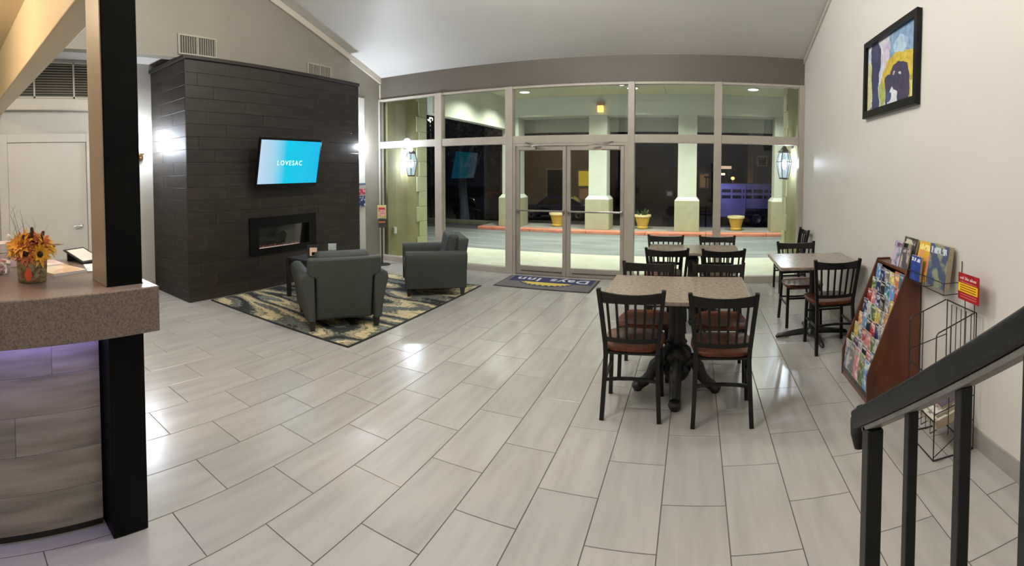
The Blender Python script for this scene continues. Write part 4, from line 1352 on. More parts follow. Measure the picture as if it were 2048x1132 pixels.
# ================================================================== wire newspaper stand with red sign
ws = thing('newspaper_stand', 'black wire newspaper stand with a red and yellow sign by the right wall', 'stand', (1.415, 2.46, 0))
X0, X1, Y0_, Y1_ = 1.285, 1.545, 2.30, 2.635
R_ = 0.0042
def wire(pts, name='wire', r=R_):
    MB().tube(pts, r, 6).build(name, m_wire, ws, world=True)
for y in (Y0_, Y1_):
    wire([(X0, y, R_), (X0, y, 0.70), (X0 + 0.012, y, 0.715), (X1 - 0.012, y, 0.80), (X1, y, 0.795), (X1, y, R_)], 'side_frame')
    wire([(X0, y, R_), (X1, y, R_)], 'floor_bar')
wire([(X0, Y0_, 0.45), (X0, Y1_, 0.45)], 'cross_bar')
wire([(X1, Y0_, 0.796), (X1, Y1_, 0.796)], 'cross_bar')
wire([(X0, Y0_, R_), (X0, Y1_, R_)], 'cross_bar')
wire([(X1, Y0_, R_), (X1, Y1_, R_)], 'cross_bar')
for k in range(5):
    y = Y0_ + 0.055 + k * 0.056
    wire([(X1, y, 0.78), (X1, y, 0.20), (X0 + 0.005, y, 0.13), (X0 + 0.005, y, 0.22)], 'basket_wire', 0.003)
for y in (Y0_, Y1_):
    for z in (0.26, 0.52):
        wire([(X0, y, z), (X1, y, z + 0.06)], 'side_wire', 0.003)
    wire([(X0 + 0.09, y, 0.13), (X0 + 0.09, y, 0.74)], 'side_wire', 0.003)
wire([(X0, Y0_, 0.22), (X0, Y1_, 0.22)], 'cross_bar')
wire([(X0, Y0_, 0.02), (X1, Y0_, 0.18)], 'brace', 0.003)
for y in (2.26, 2.36):
    wire([(1.53, y + 0.04, 0.56), (1.505, y, 0.78), (1.500, y, 0.94)], 'sign_post', 0.003)
sg = MB().box(-0.003, 0.003, -0.108, 0.108, -0.077, 0.077).build('sign', M('sign_red', s2l((172, 22, 34)), 0.4, col2=s2l((158, 18, 30)), nscale=6), ws)
sg.location = (1.4925 - 1.415, 2.312 - 2.46, 0.942)
MB().box(-0.0042, -0.003, -0.100, 0.104, -0.030, 0.020).build('yellow_band', M('sign_yellow', s2l((240, 214, 30)), 0.4, col2=s2l((232, 204, 24)), nscale=6), sg)
m_sw = M('sign_white', (0.80, 0.72, 0.70), 0.5, rand=0.02)
for w0, w1 in ((0.088, 0.046), (0.034, -0.006), (-0.018, -0.086)):
    q = random.Random(int(w0 * 1000))
    y = w0
    while y > w1:
        MB().box(-0.0036, -0.003, y - 0.0045, y, 0.042, 0.042 + q.choice((0.012, 0.012, 0.020))).build('letter_stroke', m_sw, sg)
        y -= 0.0085
m_sr = M('sign_red_text', s2l((176, 60, 20)), 0.5, rand=0.02)
for zz in (0.009, -0.005, -0.019):
    MB().box(-0.0046, -0.0042, -0.085, 0.085, zz - 0.003, zz + 0.003).build('print_line', m_sr, sg)
for zz in (0.028, -0.044, -0.058):
    MB().box(-0.0036, -0.003, -0.088, 0.082, zz - 0.0025, zz + 0.0025).build('print_line', M('sign_pink_text', s2l((210, 110, 110)), 0.5, rand=0.02), sg)
rr = random.Random(4)
zb = 0.0
for k, (lab, th, c) in enumerate((('folded newspaper pile at the bottom of the wire stand', 0.05, None), ('folded newspaper with printed front lying on the newspaper pile', 0.018, 1), ('dark purple covered booklet lying on top of the newspapers', 0.015, 2))):
    o = thing('newspaper', lab, 'newspaper', (1.42, 2.468, 0.178 + zb))
    mtx = Matrix.Rotation(-0.27, 4, 'Y')
    dx = 0.0 if k == 0 else 0.012 * k
    wv = 0.10 if k < 2 else 0.07
    MB().box(-wv + dx, wv + dx, -0.135 + 0.02 * k, 0.135, 0, th).xf(mtx).build('pages', m_news, o)
    mt = M('front_page', (0.60, 0.57, 0.52), 0.6, col2=(0.16, 0.16, 0.17), nscale=26, detail=3, lo=0.50, hi=0.60) if k < 2 else M('booklet_purple', (0.07, 0.045, 0.08), 0.45, col2=(0.14, 0.10, 0.14), nscale=9)
    MB().box(-wv + dx, wv + dx, -0.135 + 0.02 * k, 0.135, th, th + 0.001).xf(mtx).build('front_page', mt, o)
    zb += th + 0.003

# ================================================================== stair and its railing beside the camera
HX = 0.49
stp = room('stairs', (1.0, 0.6, 0))
m_step = M('stair_tile', (0.40, 0.38, 0.345), 0.3, col2=(0.33, 0.31, 0.285), nscale=3, stretch=(0.7, 4, 1))
SY, RUN, RISE = 1.14, 0.28, 0.184
for k in range(5):
    ya = SY - (k + 1) * RUN
    yb = SY - k * RUN
    MB().box(0.42, XR - 0.002, ya if k < 4 else ya - 0.6, yb, 0, RISE * (k + 1)).build('step', m_step, stp, world=True, bevel=0.004)
hr = thing('stair_railing', 'dark painted metal stair handrail with square balusters in front of the wire stand', 'railing', (HX, 1.25, 0))
def zr(y):
    return 0.895 + (1.305 - y) * 0.655
ang = math.atan(0.655)
def railbar(y0, y1, w, t, dz, mat_, name, bev=0.006):
    L_ = (y0 - y1) / math.cos(ang)
    mb = MB().box(-w / 2, w / 2, -L_ / 2, L_ / 2, -t / 2, t / 2)
    ym = (y0 + y1) / 2
    mb.xf(Matrix.Translation((HX, ym, zr(ym) + dz)) @ Matrix.Rotation(-ang, 4, 'X'))
    mb.build(name, mat_, hr, world=True, bevel=bev, seg=3)
railbar(1.325, -0.25, 0.058, 0.052, -0.034, m_rail, 'handrail', 0.010)
railbar(1.25, -0.25, 0.046, 0.012, -0.073, m_railunder, 'under_bar', 0.002)
# rounded end that turns down over the newel
MB().tube([(HX, 1.30, zr(1.30) - 0.022), (HX, 1.332, zr(1.325) - 0.045), (HX, 1.338, zr(1.325) - 0.085), (HX, 1.330, zr(1.325) - 0.125)], [0.027, 0.028, 0.024, 0.014], 12).build('handrail_end', m_rail, hr, world=True, smooth=True)
def post(y, w, z0, name):
    MB().box(HX - w / 2, HX + w / 2, y - w / 2, y + w / 2, z0, zr(y) - 0.074).build(name, m_rail, hr, world=True, bevel=0.003)
def tread(y):
    return 0.0 if y > SY else RISE * (int((SY - y) / RUN) + 1)
post(1.222, 0.046, 0.0, 'newel_post')
for y in (0.985, 0.765, 0.565, 0.37, 0.17, -0.03):
    post(y, 0.026, tread(y), 'baluster')
# ================================================================== hand sanitiser stand and notice by the window corner
hs_ = thing('sanitizer_stand', 'black pole stand with a red and white notice and dispenser in the window corner', 'stand', (-4.98, 6.56, 0))
MB().lathe([(0.14, 0), (0.14, 0.008), (0.02, 0.02)], n=20).build('base', m_blackmatte, hs_, smooth=True)
MB().cyl((0, 0, 0.01), (0, 0, 0.78), 0.014, 0.014, 10).build('pole', m_blackmatte, hs_)
sd2 = Vector((4.98, -6.56, 0)).normalized()
az2 = math.atan2(sd2.y, sd2.x) + PI / 2
rm = Matrix.Rotation(az2, 4, 'Z')
b_ = MB().box(-0.065, 0.065, -0.045, 0.045, 0.64, 0.80).xf(rm).build('dispenser', M('dispenser_grey', (0.05, 0.045, 0.045), 0.35, col2=(0.09, 0.085, 0.08), nscale=9), hs_, bevel=0.012)
MB().box(-0.075, 0.075, -0.008, 0.0, 0.78, 1.02).xf(rm).build('notice', M('notice_yellow', s2l((206, 202, 130)), 0.5, col2=s2l((196, 190, 118)), nscale=6), hs_)
MB().box(-0.062, 0.062, -0.010, -0.008, 0.83, 0.985).xf(rm).build('notice_sheet', M('notice_pink', s2l((222, 178, 168)), 0.5, col2=s2l((206, 130, 124)), nscale=30, stretch=(1, 1, 2), lo=0.45, hi=0.6), hs_)
MB().box(-0.055, 0.055, -0.0115, -0.010, 0.945, 0.978).xf(rm).build('notice_heading', M('notice_red', s2l((190, 50, 50)), 0.5, rand=0.02), hs_)
MB().box(-0.055, 0.055, -0.052, -0.045, 0.72, 0.745).xf(rm).build('drip_label', M('label_orange', s2l((196, 120, 60)), 0.5, rand=0.02), hs_)

nb = thing('notice_sheet', 'small blue and white notice on the pier between fireplace and window', 'notice', (XL + 0.011, 6.345, 0.98), PI / 2)
MB().box(-0.15, 0.15, -0.012, -0.001, 0.0, 0.42).build('board', M('board_grey', (0.34, 0.32, 0.30), 0.5, col2=(0.30, 0.28, 0.26), nscale=7), nb)
MB().box(-0.10, 0.13, -0.014, -0.012, 0.02, 0.20).build('blue_sheet', M('sheet_blue', s2l((36, 44, 96)), 0.5, col2=s2l((200, 206, 220)), nscale=24, lo=0.52, hi=0.6), nb)
MB().box(-0.10, 0.13, -0.014, -0.012, 0.22, 0.32).build('red_sheet', M('sheet_red', s2l((150, 40, 46)), 0.5, col2=s2l((210, 150, 150)), nscale=18, lo=0.5, hi=0.6), nb)
MB().box(-0.15, 0.15, -0.016, -0.012, 0.40, 0.42).build('top_bar', M('bar_teal', s2l((70, 110, 126)), 0.5, rand=0.02), nb)

# ================================================================== room lamps out of view; pendants are added to supply the room's light
m_bowl = M('lamp_bowl', (0.9, 0.86, 0.78), 0.4, emit=2.5, ecol=(1.0, 0.9, 0.76))
def pendant(x, y, drop, power, label, col=C_WARM):
    zc = zceil(y)
    t = thing('added_pendant', label, 'lamp', (x, y, zc - drop))
    MB().lathe([(0.07, drop - 0.03), (0.07, drop + 0.0)], n=16).build('canopy', m_brass, t)
    MB().cyl((0, 0, 0.02), (0, 0, drop - 0.03), 0.008, 0.008, 8).build('rod', m_brass, t)
    MB().lathe([(0.02, -0.10), (0.12, -0.085), (0.19, -0.04), (0.215, 0.02), (0.205, 0.02), (0.18, -0.03), (0.11, -0.07), (0.02, -0.085)], n=24).build('bowl', m_bowl, t, smooth=True)
    lamp('pendant_light', 'POINT', (0, 0, -0.24), power * 0.46, col, t, 0.16)
    lamp('pendant_uplight', 'POINT', (0, 0, 0.10), power * 0.66, col, t, 0.14)
pendant(-1.6, 3.6, 0.55, P_PENDANT, 'added glass bowl pendant lamp, unseen, lighting the middle of the lobby')
pendant(-1.9, 1.2, 0.75, P_PENDANT * 1.0, 'added glass bowl pendant lamp, unseen, lighting the floor between desk column and rug')
dl = thing('desk_downlight', 'round downlight in the soffit above the reception desk', 'lamp', (-3.3, -0.35, 2.88))
MB().lathe([(0.09, -0.012), (0.10, -0.010), (0.10, -0.001)], n=20).build('trim_ring', m_white, dl)
MB().lathe([(0.075, -0.016), (0.075, -0.012)], n=20).build('lens', M('downlight_lens', (0.9, 0.8, 0.6), 0.4, emit=6.0, ecol=(1, 0.8, 0.55)), dl)
l_ = lamp('downlight', 'POINT', (0, 0, -0.10), P_DESK, C_DESK, dl, 0.07)

# ================================================================== outside: ground, porch
m_conc = M('sidewalk_concrete', (0.50, 0.51, 0.43), 0.8, col2=(0.44, 0.45, 0.38), nscale=3, detail=6)
m_asph = M('drive_asphalt', (0.135, 0.152, 0.158), 0.7, col2=(0.215, 0.235, 0.238), nscale=1.6, stretch=(0.5, 2.2, 1), detail=6, lo=0.40, hi=0.70)
m_lot = M('lot_asphalt', (0.05, 0.05, 0.06), 0.85, col2=(0.075, 0.075, 0.085), nscale=2.0, detail=6)
m_isl = M('island_concrete', (0.30, 0.29, 0.28), 0.85, col2=(0.25, 0.24, 0.23), nscale=3)
m_curb = M('curb_red_paint', (0.52, 0.15, 0.09), 0.6, col2=(0.58, 0.26, 0.17), nscale=5, stretch=(1, 3, 3), detail=5)
m_olive = M('stucco_olive', (0.24, 0.22, 0.105), 0.8, col2=(0.215, 0.195, 0.092), nscale=2.5, bump=0.15, bscale=60)
m_quoin = M('quoin_pale_green', (0.36, 0.365, 0.22), 0.75, col2=(0.33, 0.335, 0.20), nscale=4, bump=0.1, bscale=60)
m_stucco = M('stucco_white', (0.60, 0.63, 0.56), 0.75, col2=(0.57, 0.60, 0.53), nscale=2.5, bump=0.08, bscale=60)
m_pbase = M('pillar_base_stucco', (0.40, 0.395, 0.26), 0.8, col2=(0.365, 0.36, 0.235), nscale=3.5, bump=0.1, bscale=60)
m_pceil = M('porch_ceiling_paint', (0.60, 0.60, 0.42), 0.6, col2=(0.56, 0.56, 0.39), nscale=2.0)
struct('ground_sidewalk', MB().box(-14, 10, YF + 0.10, 9.05, -0.15, -0.012), m_conc)
struct('ground_drive', MB().box(-22, 16, 9.05, 12.18, -0.15, -0.02), m_asph)
def zlot(y):
    return -0.03 if y < 14 else -0.03 - 1.22 * min(1.0, (y - 14) / 10.0)
struct('ground_lot', MB().prism([(12.18, -0.03), (14, -0.03), (24, -1.25), (90, -1.25), (90, -1.6), (12.18, -1.6)], 'x', -70, 70), m_lot)
isl = room('island', (-1.4, 12.9, -0.03))
MB().box(-5.9, 3.4, 12.46, 13.6, -0.03, 0.06).build('island_top', m_isl, isl, world=True)
for k in range(6):
    a = -5.9 + k * 1.55
    MB().box(a, a + 1.545, 12.18, 12.46, -0.03, 0.062).build('curb_stone', m_curb, isl, world=True, bevel=0.02, seg=3)
struct('ground_verge', MB().box(-20, -5.95, 13.4, 13.9, -0.03, 0.05), M('verge_kerb', (0.24, 0.24, 0.20), 0.9, col2=(0.14, 0.16, 0.08), nscale=3))

# wing walls either side of the storefront with quoins at their outer ends
def wing(name, x0, x1, face, y0, y1):
    w = room(name, ((x0 + x1) / 2, (y0 + y1) / 2, 0))
    MB().box(x0, x1, y0, y1, -0.012, 3.6).build('stucco', m_olive, w, world=True)
    for k in range(12):
        z0 = -0.012 + k * 0.30
        l = 0.36 if k % 2 == 0 else 0.27
        MB().box(x0 - 0.018 if face < 0 else x0 + 0.01, x1 - 0.01 if face < 0 else x1 + 0.018, y1 - l, y1 + 0.018, z0, min(z0 + 0.296, 3.59)).build('quoin', m_quoin, w, world=True, bevel=0.006, seg=1)
    return w
wing('wall_outside_left', -5.65, -5.25, 1, YF + 0.15, 8.42)
wing('wall_outside_right', 1.60, 2.0, -1, YF + 0.15, 8.62)

# porch roof
pr = thing('porch_roof', 'pale porch canopy with panelled ceiling and deep beams outside the glass doors', 'canopy', (-1.5, 10.5, 2.75))
ZP = 3.60
def prt(mb, name, mt=m_stucco, **k):
    return mb.build(name, mt, pr, world=True, **k)
for i in range(6):
    for j in range(3):
        x0 = -5.10 + i * 1.45
        y0 = YF + 0.16 + j * 1.78
        prt(MB().box(x0 + 0.004, x0 + 1.446, y0 + 0.004, y0 + 1.776, ZP, ZP + 0.02), 'ceiling_panel', m_pceil)
prt(MB().box(-5.35, 4.1, YF + 0.16, 14.2, ZP + 0.021, ZP + 0.12), 'roof_deck', m_core)
prt(MB().box(-5.10, 3.6, 12.46, 13.16, 3.08, ZP), 'main_beam')
prt(MB().box(-5.35, 3.6, 13.85, 14.05, 2.77, ZP), 'rear_fascia')
prt(MB().box(-5.30, -5.10, 8.46, 13.85, 2.77, ZP), 'side_fascia')
prt(MB().box(3.6, 3.8, YF + 0.16, 14.05, 2.77, ZP), 'side_fascia')

PIL = (-5.06, -2.57, -0.20, 2.34)
for i, x in enumerate(PIL):
    lab = ['square stucco porch pillar with wide base beside the doors, at the left end of the porch', 'square stucco porch pillar with wide base seen through the glass doors',
           'square stucco porch pillar with wide base seen behind the window table', 'square stucco porch pillar with wide base beside the silver trailer'][i]
    p = thing('porch_pillar', lab if i else 'square stucco porch pillar with wide base standing nearest the tree', 'pillar', (x, 12.82, 0.06), 0.0, 'porch pillars')
    MB().box(-0.325, 0.325, -0.325, 0.325, 0, 0.80).build('base', m_pbase, p, bevel=0.01)
    mb = MB()
    a, b = 0.325, 0.245
    mb.add([(-a, -a, 0.80), (a, -a, 0.80), (a, a, 0.80), (-a, a, 0.80), (-b, -b, 0.90), (b, -b, 0.90), (b, b, 0.90), (-b, b, 0.90)], [(3, 2, 1, 0), (4, 5, 6, 7), (0, 1, 5, 4), (1, 2, 6, 5), (2, 3, 7, 6), (3, 0, 4, 7)])
    mb.build('chamfer', m_stucco, p)
    MB().box(-b, b, -b, b, 0.90, 3.02).build('shaft', m_stucco, p, bevel=0.006)

# porch ceiling lamps
m_lens = M('porch_lens', (0.95, 1.0, 0.9), 0.4, emit=5.0, ecol=(0.95, 1.0, 0.86))
for i, (x, y) in enumerate(((-4.2, 11.4), (-1.5, 11.4), (1.35, 11.4), (-4.2, 9.8), (-1.5, 9.8), (1.35, 9.8))):
    t = thing('porch_light', 'flush round porch ceiling light of the %s row, %s' % ('outer' if i < 3 else 'inner', ('towards the tree', 'beside the amber lamp', 'towards the trailer')[i % 3]), 'lamp', (x, y, ZP), 0.0, 'porch ceiling lights')
    MB().lathe([(0.13, -0.03), (0.15, -0.025), (0.15, -0.001)], n=20).build('trim_ring', m_stucco, t)
    MB().lathe([(0.02, -0.045), (0.10, -0.038), (0.125, -0.030)], n=20).build('lens', m_lens, t, smooth=True)
    lamp('porch_lamp', 'AREA', (0, 0, -0.06), P_PORCH / 6, C_PORCH, t, 0.34).data.spread = math.radians(135)
am = thing('amber_lamp', 'small amber lamp mounted on the porch beam above the doors', 'lamp', (-2.47, 12.46, 3.22))
MB().box(-0.09, 0.09, -0.10, -0.001, 0.10, 0.20).build('housing', M('amber_housing', (0.45, 0.25, 0.16), 0.5, col2=(0.38, 0.2, 0.12), nscale=8), am, bevel=0.006)
MB().box(-0.075, 0.075, -0.10, -0.005, -0.07, 0.10).build('lens', M('amber_lens', (0.9, 0.55, 0.15), 0.4, emit=1.5, ecol=(1.0, 0.62, 0.16)), am, bevel=0.012)

# wall lanterns
def glow_glass():
    m = bpy.data.materials.new('lantern_frosted_glass')
    m.use_nodes = True
    N, L = m.node_tree.nodes, m.node_tree.links
    N.clear()
    out = N.new('ShaderNodeOutputMaterial')
    tr = N.new('ShaderNodeBsdfTransparent')
    em = N.new('ShaderNodeEmission')
    em.inputs[0].default_value = (0.62, 0.82, 1.0, 1)
    em.inputs[1].default_value = 1.0
    mix = N.new('ShaderNodeMixShader')
    mix.inputs[0].default_value = 0.45
    L.new(tr.outputs[0], mix.inputs[1])
    L.new(em.outputs[0], mix.inputs[2])
    L.new(mix.outputs[0], out.inputs[0])
    return m
m_glow = glow_glass()
def lantern(x, y, sgn, label):
    t = thing('wall_lantern', label, 'lantern', (x, y, 1.40), 0.0)
    ax = 0.15 * sgn
    m_lf = M('lantern_frame', (0.10, 0.10, 0.10), 0.4, 0.5, col2=(0.14, 0.14, 0.14), nscale=10)
    MB().lathe([(0.055, 0), (0.055, 0.02), (0.03, 0.03)], n=14).xf(Matrix.Translation((0.001 * sgn, 0, 0.66)) @ Matrix.Rotation(sgn * PI / 2, 4, 'Y')).build('back_plate', m_lf, t)
    MB().tube([(0.02 * sgn, 0, 0.66), (0.09 * sgn, 0, 0.70), (ax, 0, 0.68), (ax, 0, 0.63)], 0.011, 8).build('arm', m_lf, t)
    MB().lathe([(0.022, 0.64), (0.05, 0.60), (0.06, 0.585), (0.105, 0.55), (0.108, 0.535)], (ax, 0, 0), 6).build('cap', m_lf, t)
    prof = [(0.085, 0.53), (0.125, 0.38), (0.075, 0.12)]
    mb = MB()
    for k in range(6):
        a = 2 * PI * k / 6
        mb.tube([(ax + r * math.cos(a), r * math.sin(a), z) for r, z in prof], 0.0055, 4)
    for r, z in prof:
        mb.tube([(ax + r * math.cos(2 * PI * k / 6), r * math.sin(2 * PI * k / 6), z) for k in range(7)], 0.0055, 4)
    mb.build('cage', m_lf, t)
    MB().lathe([(r * 0.96, z) for r, z in prof], (ax, 0, 0), 6, caps=False).build('glass', m_glow, t)
    MB().lathe([(0.08, 0.10), (0.07, 0.118)], (ax, 0, 0), 6).build('floor_plate', m_lf, t)
    MB().cyl((ax, 0, 0.118), (ax, 0, 0.26), 0.012, 0.012, 8).build('candle', m_stucco, t)
    MB().lathe([(0.012, 0.26), (0.042, 0.30), (0.045, 0.35), (0.03, 0.40), (0.01, 0.42)], (ax, 0, 0), 12).build('bulb', M('lantern_bulb', (0.9, 0.95, 1.0), 0.4, emit=14.0, ecol=(0.84, 0.93, 1.0)), t, smooth=True)
    lamp('lantern_light', 'POINT', (ax, 0, 0.36), P_LANTERN, C_COOL, t, 0.05)
lantern(-5.25, 7.66, 1, 'lit glass wall lantern on the olive wing wall beside the window')
lantern(1.60, 7.78, -1, 'lit glass wall lantern on the right wing wall beside the trailer view')
ob = thing('outlet_box', 'small weatherproof outlet box low on the olive wall outside', 'outlet', (-5.25, 7.28, 0.50))
MB().box(0.001, 0.035, -0.045, 0.045, -0.065, 0.065).build('box', m_quoin, ob, bevel=0.006)
MB().box(0.035, 0.045, -0.04, 0.04, -0.06, 0.05).build('flap', m_stucco, ob, bevel=0.004)

# planters on the island
def planter(x, y, label, plant):
    t = thing('planter', label, 'planter', (x, y, 0.06))
    m_pl = M('planter_yellow', (0.62, 0.40, 0.06), 0.5, col2=(0.54, 0.34, 0.05), nscale=6)
    m_rim = M('planter_rim', (0.72, 0.62, 0.34), 0.5, col2=(0.66, 0.56, 0.30), nscale=6)
    MB().lathe([(0.13, 0), (0.155, 0.03), (0.155, 0.06), (0.135, 0.075), (0.17, 0.20), (0.205, 0.33), (0.20, 0.33), (0.16, 0.20), (0.12, 0.10)], n=24).build('pot', m_pl, t, smooth=True)
    MB().lathe([(0.205, 0.325), (0.235, 0.335), (0.235, 0.385), (0.205, 0.39), (0.195, 0.33)], n=24).build('rim', m_rim, t, smooth=True)
    MB().lathe([(0.02, 0.34), (0.19, 0.335)], n=20).build('soil', m_core, t)
    if plant:
        q = random.Random(int(x * 100))
        m_lv = M('planter_leaf', (0.07, 0.13, 0.05), 0.6, col2=(0.10, 0.17, 0.06), nscale=10)
        for i in range(22):
            a, r = q.uniform(0, 2 * PI), q.uniform(0.02, 0.13)
            d = Vector((math.cos(a) * r * 1.5, math.sin(a) * r * 1.5, q.uniform(0.10, 0.24)))
            p = Vector((math.cos(a) * r * 0.6, math.sin(a) * r * 0.6, 0.335))
            s = d.cross(Vector((0, 0, 1)))
            s = s.normalized() * 0.022 if s.length > 1e-4 else Vector((0.022, 0, 0))
            th = Vector((0.002, 0.002, 0))
            base = [p, p + d * 0.5 + s, p + d, p + d * 0.5 - s]
            MB().add(base + [b + th for b in base], [(0, 1, 2, 3), (7, 6, 5, 4), (0, 1, 5, 4), (1, 2, 6, 5), (2, 3, 7, 6), (3, 0, 4, 7)]).build('leaf', m_lv, t)
planter(-3.78, 12.93, 'yellow planter pot behind the left glass door leaf', False)
planter(-1.40, 12.95, 'yellow planter pot with green plant between two porch pillars', True)
planter(1.12, 12.90, 'yellow planter pot with pale rim in front of the silver trailer', False)

# ------------------------------------------------------------------ vehicles
def car(name, label, loc, rz, col, suv=False):
    t = thing(name, label, 'car', loc, rz)
    m_b = M('car_' + ''.join('%02x' % int(255 * c) for c in col), col, 0.22, col2=tuple(c * 0.8 for c in col), nscale=2, coat=0.6)
    m_w = M('car_window', (0.008, 0.010, 0.014), 0.08, col2=(0.012, 0.014, 0.018), nscale=2)
    m_t = M('tyre', (0.010, 0.010, 0.010), 0.8, col2=(0.016, 0.016, 0.016), nscale=9)
    L_, Wd = 4.6, 1.8
    hb, hr_ = (0.98, 1.68) if suv else (0.90, 1.42)
    body = [(-2.3, 0.30), (-2.28, 0.70), (-2.15, hb - 0.04), (-1.1, hb + 0.02), (1.55, hb + 0.02), (2.2, hb - 0.05), (2.3, 0.72), (2.28, 0.32)]
    MB().prism(body, 'y', -Wd / 2, Wd / 2).build('body', m_b, t, bevel=0.06, seg=3, smooth=True)
    cab = [(-1.15, hb), (-0.55, hr_ - 0.02), (0.9 if not suv else 1.6, hr_), (1.65 if not suv else 2.05, hb)]
    MB().prism(cab, 'y', -Wd / 2 + 0.10, Wd / 2 - 0.10).build('cabin', m_b, t, bevel=0.06, seg=3, smooth=True)
    MB().add([(-1.135, -0.66, hb + 0.06), (-1.135, 0.66, hb + 0.06), (-0.62, 0.60, hr_ - 0.07), (-0.62, -0.60, hr_ - 0.07), (-1.10, -0.66, hb + 0.06), (-1.10, 0.66, hb + 0.06), (-0.59, 0.60, hr_ - 0.07), (-0.59, -0.60, hr_ - 0.07)],
             [(0, 1, 2, 3), (7, 6, 5, 4), (0, 1, 5, 4), (1, 2, 6, 5), (2, 3, 7, 6), (3, 0, 4, 7)]).build('windscreen', m_w, t)
    for s in (-1, 1):
        y = s * (Wd / 2 - 0.10)
        q = [(-0.95, hb + 0.05), (-0.50, hr_ - 0.10), (0.20, hr_ - 0.09), (0.20, hb + 0.05)]
        MB().prism(q, 'y', y - 0.006, y + 0.006).build('side_window', m_w, t)
        q = [(0.26, hb + 0.05), (0.26, hr_ - 0.09), (0.85 if not suv else 1.5, hr_ - 0.10), (1.40 if not suv else 1.85, hb + 0.05)]
        MB().prism(q, 'y', y - 0.006, y + 0.006).build('side_window', m_w, t)
        for x in (-1.42, 1.40):
            w = MB().lathe([(0.20, -0.10), (0.32, -0.10), (0.335, -0.06), (0.335, 0.06), (0.32, 0.10), (0.20, 0.10)], n=20).xf(Matrix.Translation((x, s * (Wd / 2 - 0.08), 0.335)) @ Matrix.Rotation(PI / 2, 4, 'X')).build('tyre', m_t, t, smooth=True)
            MB().lathe([(0.03, 0.0), (0.20, 0.03), (0.205, -0.03)], n=16).xf(Matrix.Translation((x, s * (Wd / 2 + 0.01), 0.335)) @ Matrix.Rotation(-s * PI / 2, 4, 'X')).build('hubcap', m_steel, w)
        MB().box(-2.325, -2.24, s * 0.62 - 0.17, s * 0.62 + 0.17, 0.62, 0.76).build('headlight', M('headlight_glass', (0.55, 0.57, 0.6), 0.1, col2=(0.4, 0.42, 0.45), nscale=8), t, bevel=0.02)
    for z in (0.50, 0.58, 0.66):
        MB().box(-2.325, -2.28, -0.42, 0.42, z, z + 0.025).build('grille_bar', m_steel, t)
    MB().box(-2.33, -2.27, -0.80, 0.80, 0.36, 0.46).build('bumper', m_steel, t, bevel=0.02)
    return t
car('parked_car', 'dark navy parked car with chrome grille seen beyond the tree', (-11.6, 24.4, -1.25), facing(-0.45, 0.9) - PI / 2 + 0.35, (0.012, 0.016, 0.045))
car('parked_car', 'dark red parked car seen at the back of the lot', (-13.6, 31.5, -1.25), 2.2, (0.16, 0.012, 0.012))
car('parked_car', 'dark blue parked car seen low behind the glass doors', (-8.2, 28.0, -1.25), 0.12, (0.012, 0.018, 0.085))

tr = thing('livestock_trailer', 'silver slatted livestock trailer parked outside under blue light', 'trailer', (5.74, 26.9, -1.25), 0.02)
tr.scale = (1.32, 1.32, 1.32)
m_tr = M('trailer_aluminium', (0.42, 0.42, 0.52), 0.4, 0.4, col2=(0.36, 0.36, 0.46), nscale=2)
m_slot = M('trailer_slot_dark', (0.006, 0.006, 0.010), 0.6, col2=(0.010, 0.010, 0.014), nscale=4)
LX0, LX1, TH = -3.4, 3.2, 1.72
MB().box(LX0, LX1, -0.95, 0.95, 0.42, TH).build('body', m_tr, tr, bevel=0.03)
MB().box(LX0 - 0.01, LX1 + 0.01, -0.965, 0.965, TH - 0.02, TH + 0.03).build('roof_rail', m_tr, tr, bevel=0.01)
MB().box(LX0, LX1, -0.97, -0.955, 0.42, 0.50).build('sill_rail', m_tr, tr)
for r, z in enumerate((1.40, 1.16)):
    for k in range(15):
        x = LX0 + 0.12 + k * 0.43
        MB().box(x, x + 0.36, -0.957, -0.951, z, z + 0.13).build('slot', m_slot, tr)
for k in range(7):
    x = LX0 + 0.06 + k * 0.98
    MB().box(x, x + 0.05, -0.975, -0.95, 0.50, TH - 0.02).build('rib', m_tr, tr)
for x in (-1.85, -1.0):
    w = MB().lathe([(0.18, -0.10), (0.33, -0.10), (0.345, -0.05), (0.345, 0.05), (0.33, 0.10), (0.18, 0.10)], n=20).xf(Matrix.Translation((x, -0.90, 0.345)) @ Matrix.Rotation(PI / 2, 4, 'X')).build('tyre', M('tyre', (0.01, 0.01, 0.01), 0.8), tr, smooth=True)
    MB().lathe([(0.03, 0.0), (0.18, 0.03), (0.19, -0.02)], n=16).xf(Matrix.Translation((x, -1.0, 0.345)) @ Matrix.Rotation(PI / 2, 4, 'X')).build('hubcap', m_steel, w)
MB().prism([(-2.35, 0.42), (-2.30, 0.76), (-0.55, 0.76), (-0.50, 0.42)], 'y', -1.02, -0.955).build('fender', m_slot, tr)
MB().tube([(LX0, 0, 0.45), (LX0 - 1.2, 0, 0.45), (LX0 - 1.2, 0, 0.04)], 0.05, 6).build('drawbar', m_castiron, tr)
pl = thing('blue_floodlight', 'blue lit area light on a pole beside the trailer', 'lamp', (0.55, 23.4, zlot(23.4)))
MB().cyl((0, 0, 0), (0, 0, 2.55), 0.03, 0.03, 8).build('pole', m_castiron, pl)
MB().box(-0.10, 0.25, -0.02, 0.22, 2.55, 2.63).build('head', m_castiron, pl, bevel=0.01)
lb_ = lamp('floodlight', 'SPOT', (0.15, 0.1, 2.50), 230, (0.34, 0.32, 1.0), pl, 0.08, (math.radians(58), 0, math.radians(-28)), math.radians(95))

